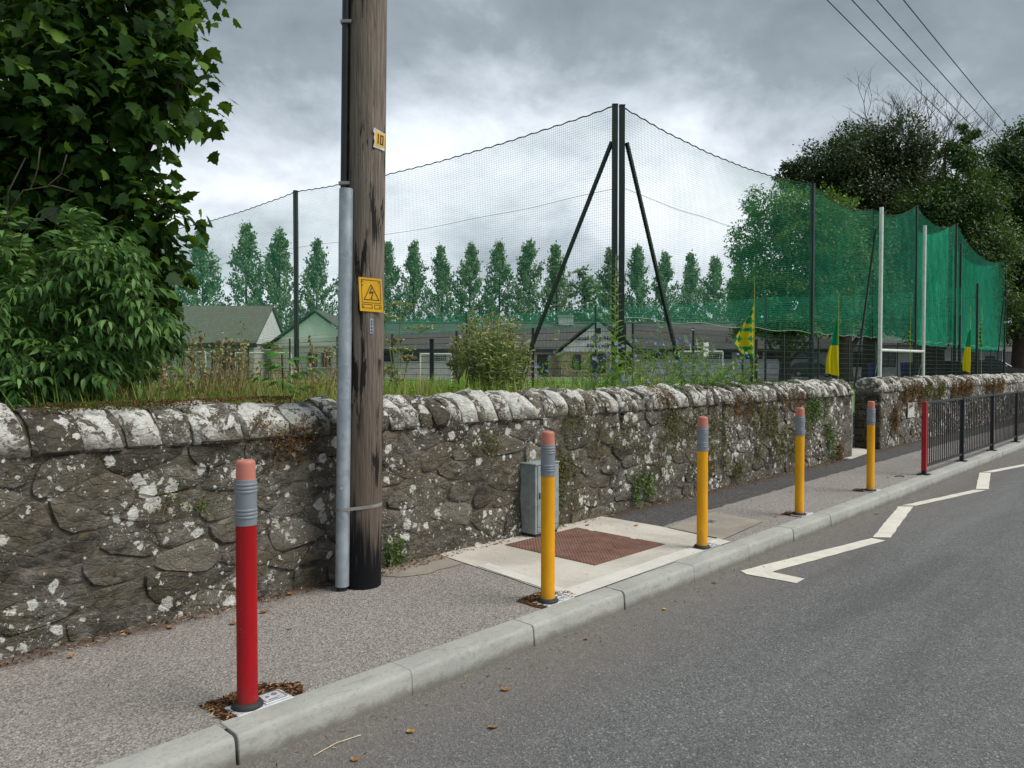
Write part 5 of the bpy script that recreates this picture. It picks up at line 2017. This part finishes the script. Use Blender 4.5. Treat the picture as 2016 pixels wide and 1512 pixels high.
def stemmy(name, label, u, v, h, spread, nst, leafn, leaf, lsize, m, mstem, head=None, hsize=.02, hn=3, seed=1, low=.1, group=None, bend=.12, cat='plant'):
    """plant of many stems with leaves along them and optional heads at the tips"""
    rd = random.Random(seed)
    t = thing(name, label, cat, (u, v, GZ), 0, group)
    acc, LP, LA, HP = [], [], [], []
    for i in range(nst):
        a = rd.uniform(0, 2 * math.pi)
        rr = spread * math.sqrt(rd.random())
        hh = h * rd.uniform(.72, 1.0) * (1 - .25 * (rr / max(spread, .01)) ** 2)
        p0 = Vector((math.cos(a) * rr * .25, math.sin(a) * rr * .25, 0))
        p2_ = Vector((math.cos(a) * rr, math.sin(a) * rr, hh))
        p1 = p0.lerp(p2_, .5) + Vector((rd.uniform(-1, 1), rd.uniform(-1, 1), 0)) * bend * h * .3
        pts = [p0.lerp(p1, s).lerp(p1.lerp(p2_, s), s) for s in (0, .25, .5, .75, 1)]
        cord(acc, np.array(pts), .0035, 4)
        for k in range(leafn):
            s = rd.uniform(low, 1)
            q = p0.lerp(p1, s).lerp(p1.lerp(p2_, s), s)
            LP.append(q)
            LA.append(Vector((rd.uniform(-1, 1), rd.uniform(-1, 1), rd.uniform(-.1, .8))))
        if head:
            for k in range(hn):
                HP.append(p2_ + Vector((rd.gauss(0, .025), rd.gauss(0, .025), rd.gauss(0, .03))))
    np_mesh('stems', *join(acc), mstem, t)
    LP, LA = np.array(LP), np.array(LA)
    V, T = scatter(leaf[0], leaf[1], LP, LA, np.array([0, 0, 1.]) + .6 * rand_unit(len(LP)), nrng.uniform(.6, 1.25, len(LP)) * lsize)
    np_mesh('leaves', V, T, m, t)
    if head:
        HP = np.array(HP)
        V, T = scatter(*L_CLUMP, np.repeat(HP, 3, 0), rand_unit(len(HP) * 3), rand_unit(len(HP) * 3), hsize)
        tag(np_mesh('flower_heads', V, T, head, t), kind='stuff')
    return t


stemmy('thistle_bush', 'tall bushy grey green thistle with brown seed heads behind the wall', 6.30, 6.25, 1.62, .50, 130, 44, L_LANCE, .085, M['thistle'], M['stem_green'], M['head'], .026, 2, 3)
stemmy('thistle_bush', 'small side thistle leaning out beside the tall bushy thistle', 6.95, 6.3, 1.0, .30, 22, 24, L_LANCE, .08, M['thistle'], M['stem_green'], M['head'], .025, 3, 4)


def chicory(label, u, v, h, w, seed, nfl=26):
    nfl = int(nfl * 1.4)
    rd = random.Random(seed)
    t = thing('chicory_plant', label, 'plant', (u, v, GZ), 0, 'blue flowered chicory plants behind the wall')
    acc, FP, LP = [], [], []

    def grow(p, d, ln, r, dep):
        q = p + d * ln
        m_ = p.lerp(q, .5) + Vector((rd.uniform(-1, 1), rd.uniform(-1, 1), .3)) * ln * .06
        cord(acc, np.array([p, m_, q]), r)
        for k in range(3):
            LP.append(p.lerp(q, rd.random()))
        if dep == 0 or rd.random() < .12:
            FP.append(q)
            return
        for k in range(rd.choice((2, 2, 3))):
            nd = (d + Vector((rd.uniform(-1, 1), rd.uniform(-1, 1), rd.uniform(-.35, .35))) * .75).normalized()
            grow(p.lerp(q, rd.uniform(.45, 1)), nd, ln * rd.uniform(.55, .85), r * .75, dep - 1)

    for i in range(11):
        a = rd.uniform(0, 6.28)
        grow(Vector((rd.gauss(0, .08), rd.gauss(0, .08), 0)), Vector((math.cos(a) * w, math.sin(a) * w, 1)).normalized(), h * .46, .0045, 3)
    np_mesh('stems', *join(acc), M['stem_green'], t)
    LP = np.array(LP)
    V, T = scatter(*L_LONG, LP, unit(rand_unit(len(LP)) + [0, 0, .4]), rand_unit(len(LP)), nrng.uniform(.05, .12, len(LP)))
    np_mesh('leaves', V, T, M['weed'], t)
    rd.shuffle(FP)
    FP = np.array(FP[:nfl])
    k = 9
    fv = np.array([(0, 0, 0)] + [((.5 if i % 2 else .34) * math.cos(i * math.pi / k), (.5 if i % 2 else .34) * math.sin(i * math.pi / k), .10) for i in range(2 * k)])
    ft = np.array([(0, i + 1, (i + 1) % (2 * k) + 1) for i in range(2 * k)])
    V, T = scatter(fv, ft, FP, rand_unit(len(FP)), unit(rand_unit(len(FP)) * .7 + np.array([-.3, -.5, .5])), nrng.uniform(.046, .064, len(FP)))
    tag(np_mesh('flowers', V, T, M['blue_fl'], t), kind='stuff')
    return t


chicory('chicory with blue flowers growing between thistle and the leafy spire', 7.35, 5.8, 1.3, .4, 1, 34)
chicory('wide chicory with many blue flowers next to the leafy spire', 9.1, 5.9, 1.55, .5, 2, 46)
chicory('tall chicory with blue flowers before the training goal', 10.2, 5.9, 1.5, .5, 3, 46)
chicory('chicory with few blue flowers closest to the checked flag', 11.0, 5.8, 1.15, .4, 4, 22)
chicory('low chicory with blue flowers close behind the coping by the thistle', 7.9, 5.6, 1.0, .35, 5, 20)

# leafy spire
ev = thing('leafy_spire', 'tall upright leafy spire rising before the net corner posts', 'plant', (8.03, 5.7, GZ))
acc, LP, LA = [], [], []
Hs = 2.36
cord(acc, np.array([(0, 0, 0), (.02, .01, .8), (-.01, .0, 1.6), (.015, .01, Hs)]), .007, 6)
np_mesh('stem', *join(acc), M['stem_green'], ev)
sz = []
for i in range(92):
    f = (i / 92) ** 1.15
    a = i * 2.4
    LP.append((.01 * math.sin(f * 7), 0, .08 + f * (Hs - .1)))
    LA.append((math.cos(a), math.sin(a), .75))
    sz.append(.24 * (1 - f) ** .75 + .03)
V, T = scatter(*lance(.17, 4, .5), np.array(LP), np.array(LA, float), np.array([0, 0, 1.]) + .3 * rand_unit(92), np.array(sz))
np_mesh('leaves', V, T, M['weed'], ev, True)
fp_ = np.array([(.01, 0, Hs * f) for f in (.78, .83, .88, .93)]) + .02 * rand_unit(4)
V, T = scatter(*L_CLUMP, fp_, rand_unit(4), rand_unit(4), .03)
np_mesh('flowers', V, T, M['yellow_fl'], ev)


def umbel_plant(label, u, v, heads, seed, m=None):
    rd = random.Random(seed)
    t = thing('umbel_plant', label, 'plant', (u, v, GZ), 0, 'umbel plants beside the wooden pole')
    acc = []
    for x, y, z, r in heads:
        HP = []
        p2_ = Vector((x, y, z))
        p1 = Vector((x * .25, y * .25, z * .6))
        cord(acc, np.array([(0, 0, 0), tuple(p1 * .5), tuple(p1), tuple(p1.lerp(p2_, .5) + Vector((0, 0, .02))), tuple(p2_)]), .005, 5)
        for k in range(16):
            a, s = rd.uniform(0, 6.28), r * math.sqrt(rd.random())
            e = p2_ + Vector((math.cos(a) * s, math.sin(a) * s, .05 + .03 * (1 - s / r)))
            cord(acc, np.array([tuple(p2_), tuple(p2_.lerp(e, .5)), tuple(e)]), .0015)
            HP += [e + Vector((rd.gauss(0, .012), rd.gauss(0, .012), rd.gauss(0, .005))) for _ in range(7)]
        HP = np.array(HP)
        V, T = scatter(*L_FLAT, HP, rand_unit(len(HP)) * [1, 1, .3], np.array([0, 0, 1.]) + .3 * rand_unit(len(HP)), .040)
        tag(np_mesh('umbel', V, T, m or M['umbel'], t), kind='stuff')
    np_mesh('stems', *join(acc), M['stem_green'], t)
    P = np.column_stack([nrng.normal(0, .08, 12), nrng.normal(0, .08, 12), nrng.uniform(.1, .5, 12)]) + np.array([u, v, GZ])
    pinnate(P, rand_unit(12) * [1, 1, .3] + [0, 0, .3], nrng.uniform(.2, .32, 12), .11, 3, M['weed'], 'leaves', t, .6)
    return t


umbel_plant('pale yellow umbel plant reaching above the school roof by the pole', 4.9, 6.2, [(.05, .0, 1.50, .15), (.40, .1, 1.28, .16), (-.12, .05, 1.36, .14), (.22, .2, 1.05, .13)], 1)
umbel_plant('greenish umbel plant with seeding heads low beside the pole', 4.75, 6.0, [(-.05, .02, 1.12, .09), (.08, -.05, .95, .07), (-.18, .1, .85, .07)], 2, M['head'])
umbel_plant('white flowered umbel plant before the small training goal', 5.05, 6.6, [(.0, .0, .86, .10), (.16, .1, .80, .09), (-.15, .0, .78, .08), (.05, -.15, .72, .08)], 3)

sp = thing('elder_sapling', 'young elder sapling with green compound leaves left of the pole', 'sapling', (3.42, 5.9, GZ))
MB().tube([(0, 0, 0), (.03, .02, .5), (0, 0, 1.02)], [.012, .009, .005], 6).build('stem', M['bark_tree'], sp, 60)
P = np.array([(.0 + .02 * rng.random(), 0, z) for z in np.linspace(.3, 1.04, 17)]) + np.array([3.42, 5.9, GZ])
aa = np.arange(17) * 2.2
pinnate(P, np.column_stack([np.cos(aa), np.sin(aa), np.full(17, .55)]), nrng.uniform(.22, .36, 17), .13, 3, M['sap'], 'leaves', sp, .8)
stemmy('dry_weeds', 'clump of dry brown weeds standing in front of the tiled hall', 2.95, 6.2, 1.25, .40, 34, 7, L_LONG, .10, M['dry'], M['stem_dry'], M['head'], .022, 4, 8)
stemmy('dry_weeds', 'clump of reddish dry weeds between sapling and wooden pole', 3.95, 6.2, 1.22, .34, 34, 8, L_LONG, .10, M['dry'], M['stem_dry'], M['head'], .022, 4, 9)
stemmy('dry_weeds', 'loose dry seeding weeds beside the elder sapling', 3.3, 6.6, 1.35, .35, 22, 6, L_LONG, .10, M['dry'], M['stem_dry'], M['umbel'], .022, 4, 10)
stemmy('leafy_weeds', 'clump of fresh green leafy weeds at the foot of the thistle', 5.25, 5.55, .85, .24, 18, 10, lance(.13, 4, .5), .20, M['weed'], M['stem_green'], None, 0, 0, 11)
stemmy('leafy_weeds', 'leafy green weeds between chicory and the gate post', 11.8, 5.6, .75, .5, 24, 10, lance(.13, 4, .5), .12, M['weed'], M['stem_green'], M['yellow_fl'], .015, 1, 12)
stemmy('leafy_weeds', 'feathery green weeds behind the coping under the leafy spire', 8.5, 5.7, 1.05, .45, 40, 14, L_LONG, .13, M['thistle'], M['stem_green'], None, 0, 0, 13)
stemmy('leafy_weeds', 'green weeds in the grass under the sycamore', 2.6, 5.8, .92, .4, 30, 12, lance(.13, 4, .5), .12, M['weed'], M['stem_green'], None, 0, 0, 14)
for i, (u, h) in enumerate(((2.36, 1.08), (2.14, .90))):
    t = thing('whorled_weed', ('taller' if i == 0 else 'shorter') + ' thin brown weed with ball shaped whorls beside the elder', 'plant', (u, 5.42, GZ), 0, 'whorled weeds')
    acc = []
    cord(acc, np.array([(0, 0, 0), (.04, .0, h * .5), (.09, .02, h)]), .0045, 5)
    np_mesh('stem', *join(acc), M['stem_dry'], t)
    P = np.concatenate([np.array([.09 * f, .01, h * f]) + nrng.normal(size=(26, 3)) * .017 for f in (.35, .5, .62, .74, .84, .93, 1)])
    V, T = scatter(*L_FLAT, P, rand_unit(len(P)) + [0, 0, .3], rand_unit(len(P)), .03)
    tag(np_mesh('whorls', V, T, M['head'], t), kind='stuff')


# ------------------------------------------------------------------ creepers and moss on the walls
def creeper(label, u, z, w, h, n, m, v0=4.6, size=.026, seed=0, hang=True, cz=1.055, hh=.235):
    t = thing('wall_creeper', label, 'creeper', (u, v0, 0), 0, 'creepers on the stone walls')
    rd = random.Random(seed + 50)
    P, acc = [], []
    ns = max(3, int(w / .07))
    for i in range(ns):
        x0 = rd.uniform(-w / 2, w / 2)
        ln = h * rd.uniform(.4, 1.0)
        z0 = z + h / 2 - rd.uniform(0, h * .3)
        pts = []
        x = x0
        for k in range(9):
            zz_ = z0 - ln * k / 8
            x += rd.uniform(-.03, .03)
            pts.append(surf(x, max(.01, zz_), cz, hh))
        cord(acc, np.array(pts), .0025)
        for k in range(int(n / ns)):
            j = rd.random() * 7.99
            a_ = Vector(pts[int(j)]).lerp(Vector(pts[int(j) + 1]), j % 1)
            P.append(a_ + Vector((rd.gauss(0, .055), -abs(rd.gauss(0, .013)), rd.gauss(0, .04))))
    tag(np_mesh('runners', *join(acc), M['stem_dry'], t), kind='stuff')
    P = np.array(P)
    k = len(P)
    V, T = scatter(*L_FLAT, P, unit(rand_unit(k) + [0, -.3, -.5]), unit(np.array([0, -1., .45]) + .55 * rand_unit(k)), nrng.uniform(.6, 1.3, k) * size)
    np_mesh('leaves', V, T, m, t)
    return t


def surf(x, z, cz, hh):
    """point just off the wall face or the rounded coping above it"""
    if z <= cz:
        return (x, -.03, z)
    f = min(1., (z - cz) / hh)
    return (x, .225 - .275 * math.sqrt(max(0, 1 - f ** 2.2)), z + .012)


CR = [('dense green creeper at the foot of the wall past the cabinet', 6.88, .24, .34, .30, 330, 'ivy_green', .034),
      ('creeper climbing the wall beside the utility cabinet', 5.62, .42, .22, .80, 420, 'ivy', .027),
      ('brown creeper under the coping above the cabinet', 5.72, .98, .30, .35, 260, 'ivy', .024),
      ('small green creeper tuft left of the cabinet', 4.55, .88, .14, .20, 130, 'ivy', .024),
      ('wide hanging creeper behind the middle yellow bollard', 7.75, .80, .75, .62, 800, 'ivy', .027),
      ('creeper streak below the coping right of the middle bollard', 8.65, .65, .45, .85, 620, 'ivy', .027),
      ('ivy dark creeper column behind the next bollard', 9.9, .72, .55, .80, 700, 'ivy', .03),
      ('creeper at the pavement edge with fallen leaves', 9.2, .14, .24, .26, 190, 'ivy', .028),
      ('brown creeper draped over the lower half of the wall', 10.6, .45, .60, .60, 420, 'ivy', .03),
      ('green creeper thick over the coping near the wall end', 11.7, .88, .85, .50, 800, 'ivy_green', .034),
      ('green creeper low at the end of the long wall', 12.25, .40, .35, .55, 380, 'ivy_green', .034),
      ('brown dry creeper at the foot of the wall end', 12.72, .18, .22, .35, 260, 'ivy_brown', .03),
      ('dark small creeper tuft behind the red bollard', 1.92, .72, .12, .2, 80, 'ivy', .02),
      ('tiny bright green sprig on the wall behind the red bollard', 2.14, .68, .07, .07, 45, 'ivy_green', .02),
      ('green tuft of weeds at the wall foot by the wooden pole', 3.52, .14, .16, .24, 200, 'ivy_green', .026),
      ('brown creeper hanging from the coping beside the cable guard', 2.75, 1.02, .40, .34, 420, 'ivy_brown', .02),
      ('brown dry creeper trailing over the coping above the middle bollard', 7.4, 1.18, .35, .30, 330, 'ivy_brown', .024),
      ('thin creeper veil on the wall between cabinet and middle bollard', 6.4, .82, .5, .4, 260, 'ivy', .022),
      ('olive creeper spread on the wall above the concrete patch', 7.2, .50, .5, .5, 260, 'ivy', .024),
      ('rust brown creeper fringe under the coping past the middle bollard', 9.25, .98, .5, .35, 320, 'ivy_brown', .026),
      ('rust brown creeper fringe under the coping before the green thicket', 10.9, 1.02, .6, .35, 360, 'ivy_brown', .028),
      ('low olive creeper between the second and third yellow bollard', 8.2, .28, .4, .4, 200, 'ivy', .026)]
for i, (lb, u, z, w, h, n, m, s) in enumerate(CR):
    creeper(lb, u, z, w * 1.3, h, int(n * 1.35), M[m], 4.6, s, i)
for i, (lb, u, z, w, h, n, m, s) in enumerate([('reddish brown creeper covering the coping past the pier', 16.6, .98, 1.5, .5, 900, 'ivy_brown', .036),
                                             ('upright brown creeper beside the squared pier', 15.55, .45, .4, .7, 420, 'ivy_brown', .036),
                                             ('green brown creeper over the coping behind the red rail post', 18.3, 1.0, 1.4, .45, 700, 'ivy', .04),
                                             ('rusty creeper sheet on the coping behind the guardrail', 20.6, .98, 2.2, .5, 900, 'ivy_brown', .045),
                                             ('rusty creeper at the far stretch of the guarded wall', 24.0, .98, 2.4, .5, 700, 'ivy_brown', .05)]):
    creeper(lb, u, z, w, h, int(n * 1.5), M[m], 4.62, s, 40 + i, True, 1.06, .25)


def moss(label, u0, u1, n, m, size, zz0=.16):
    t = thing('moss_cushion', label, 'moss', (u0, 4.6, 1.055), 0, 'moss on the coping')
    a = nrng.uniform(.30, .78, n) * math.pi
    x = nrng.uniform(0, u1 - u0, n)
    keep = np.array([mnoise.noise(Vector((q * 3.1 + u0, 5.5, w_ * 2))) > -.1 for q, w_ in zip(x, a)])
    a, x = a[keep], x[keep]
    k = len(a)
    P = np.column_stack([x, .225 - .262 * np.cos(a), .238 * np.sin(a) ** .8 + .005])
    V, T = scatter(*L_FLAT, P, unit(rand_unit(k) + [0, -.3, .6]), rand_unit(k), nrng.uniform(.5, 1.3, k) * size)
    np_mesh('tufts', V, T, m, t)
    return t


moss('brown and green moss along the coping under the sycamore', 1.2, 2.9, 5200, M['ivy_brown'], .016)
moss('yellow green moss patch on the coping by the elder bush', 1.25, 1.95, 1900, M['ivy_green'], .015)
moss('thin green moss on the coping below the chicory', 7.6, 11.6, 5200, M['ivy_green'], .02)

# ================================================================== litter
M['leaf_brown'] = plain('dry_leaf', '#94683c', .7, 0, .2, 60)
M['leaf_yellow'] = plain('yellow_leaf', '#c79a1c', .6, 0, .2, 60)
M['straw'] = plain('straw', '#cfc59a', .7, 0, .1, 30)
wp_ = [(-2, 4.44), (3, 4.46), (6, 4.5), (13, 4.46), (13, 4.6), (-2, 4.6)]
chips('wall_foot_litter', wp_, 2600, .004, .014, M['bark'])
chips('wall_foot_litter', [(3.2, 4.38), (4.1, 4.45), (4.1, 4.6), (3.2, 4.6)], 350, .008, .012, M['bark'])
chips('gutter_litter', [(0.5, 2.6), (14, 2.7), (14, 2.9), (.5, 2.88)], 500, -.116, .009, M['bark'])
chips('pavement_litter', [(0.5, 3.1), (11, 3.1), (11, 4.5), (.5, 4.5)], 260, .006, .008, M['bark'])


def leaf_thing(label, x, y, z, s, m, a, group):
    k = 8
    tv = [(.34 * math.sin(math.pi * i / k) ** .8 * sg__, i / k - .5, .14 * (i / k - .5) ** 2 * 2 + .10 * (sg__ != 0)) for i in range(1, k) for sg__ in (-1, 0, 1)]
    vs = [(0, -.5, .06)] + tv + [(0, .5, .10), (.03, -.85, .05), (-.01, -.85, .05)]
    e = len(vs) - 3
    fs = [(0, 1, 2), (0, 2, 3), (0, e + 1, e + 2)]
    for i in range(k - 2):
        b_ = 1 + i * 3
        fs += [(b_, b_ + 1, b_ + 4, b_ + 3), (b_ + 1, b_ + 2, b_ + 5, b_ + 4)]
    b_ = 1 + (k - 2) * 3
    fs += [(b_, b_ + 1, e), (b_ + 1, b_ + 2, e)]
    mb = MB()
    mb.add([(p[0] * s, p[1] * s, p[2] * s) for p in vs], fs)
    o = mb.build('dead_leaf', m, None, 180, (x, y, z))
    o.rotation_euler = (rng.uniform(-.2, .2), rng.uniform(-.25, .25), a)
    return tag(o, label, 'leaf', group)


for lb, gname, m, pts in (('dry brown leaf lying on the pavement along the wall foot', 'brown leaves along the wall foot', 'leaf_brown',
                           [(1.84, 4.42, .05), (2.12, 4.22, .05), (2.35, 4.28, .06), (2.66, 4.5, .05), (7.7, 4.42, .05), (8.9, 4.46, .05), (9.3, 4.4, .06), (10.6, 4.4, .05), (5.75, 4.4, .05), (6.3, 4.5, .05), (4.6, 4.5, .04), (1.3, 4.35, .04)]),
                          ('dry brown leaf lying on the road close to the kerb', 'brown leaves in the gutter', 'leaf_brown', [(2.42, 2.38, .05), (2.75, 2.62, .05), (1.83, 2.60, .04), (3.6, 2.76, .04), (8.9, 2.8, .05)]),
                          ('small yellow leaf lying on the road close to the kerb', 'yellow leaves in the gutter', 'leaf_yellow', [(2.14, 2.62, .045), (1.55, 2.44, .045), (5.2, 2.78, .04), (4.4, 2.72, .04), (6.4, 2.72, .035)]),
                          ('dry brown leaf lying on the pavement between bollards', 'brown leaves between bollards', 'leaf_brown', [(7.4, 3.28, .05), (2.3, 3.9, .03), (6.05, 4.05, .05), (11.1, 3.35, .05), (9.0, 3.8, .04)])):
    for x, y, s in pts:
        leaf_thing(lb, x, y, .009 if y > 3 else -.113, s, M[m], rng.uniform(0, 6.28), gname)
o = MB().tube([(-.12, .0, .0), (0, .008, .006), (.12, -.004, .0)], .0018, 4).build('straw_stalk', M['straw'], None, 60, (1.85, 2.755, -.111))
o.rotation_euler.z = R(2)
tag(o, 'pale straw stalk lying in the gutter past the red bollard', 'straw')
o = MB().tube([(-.03, .0, .0), (0, .02, .008), (.035, .022, .0)], .003, 5).build('straw_stalk', M['straw'], None, 60, (1.55, 2.66, -.112))
tag(o, 'short curled yellow stalk on the road below the red bollard', 'straw')
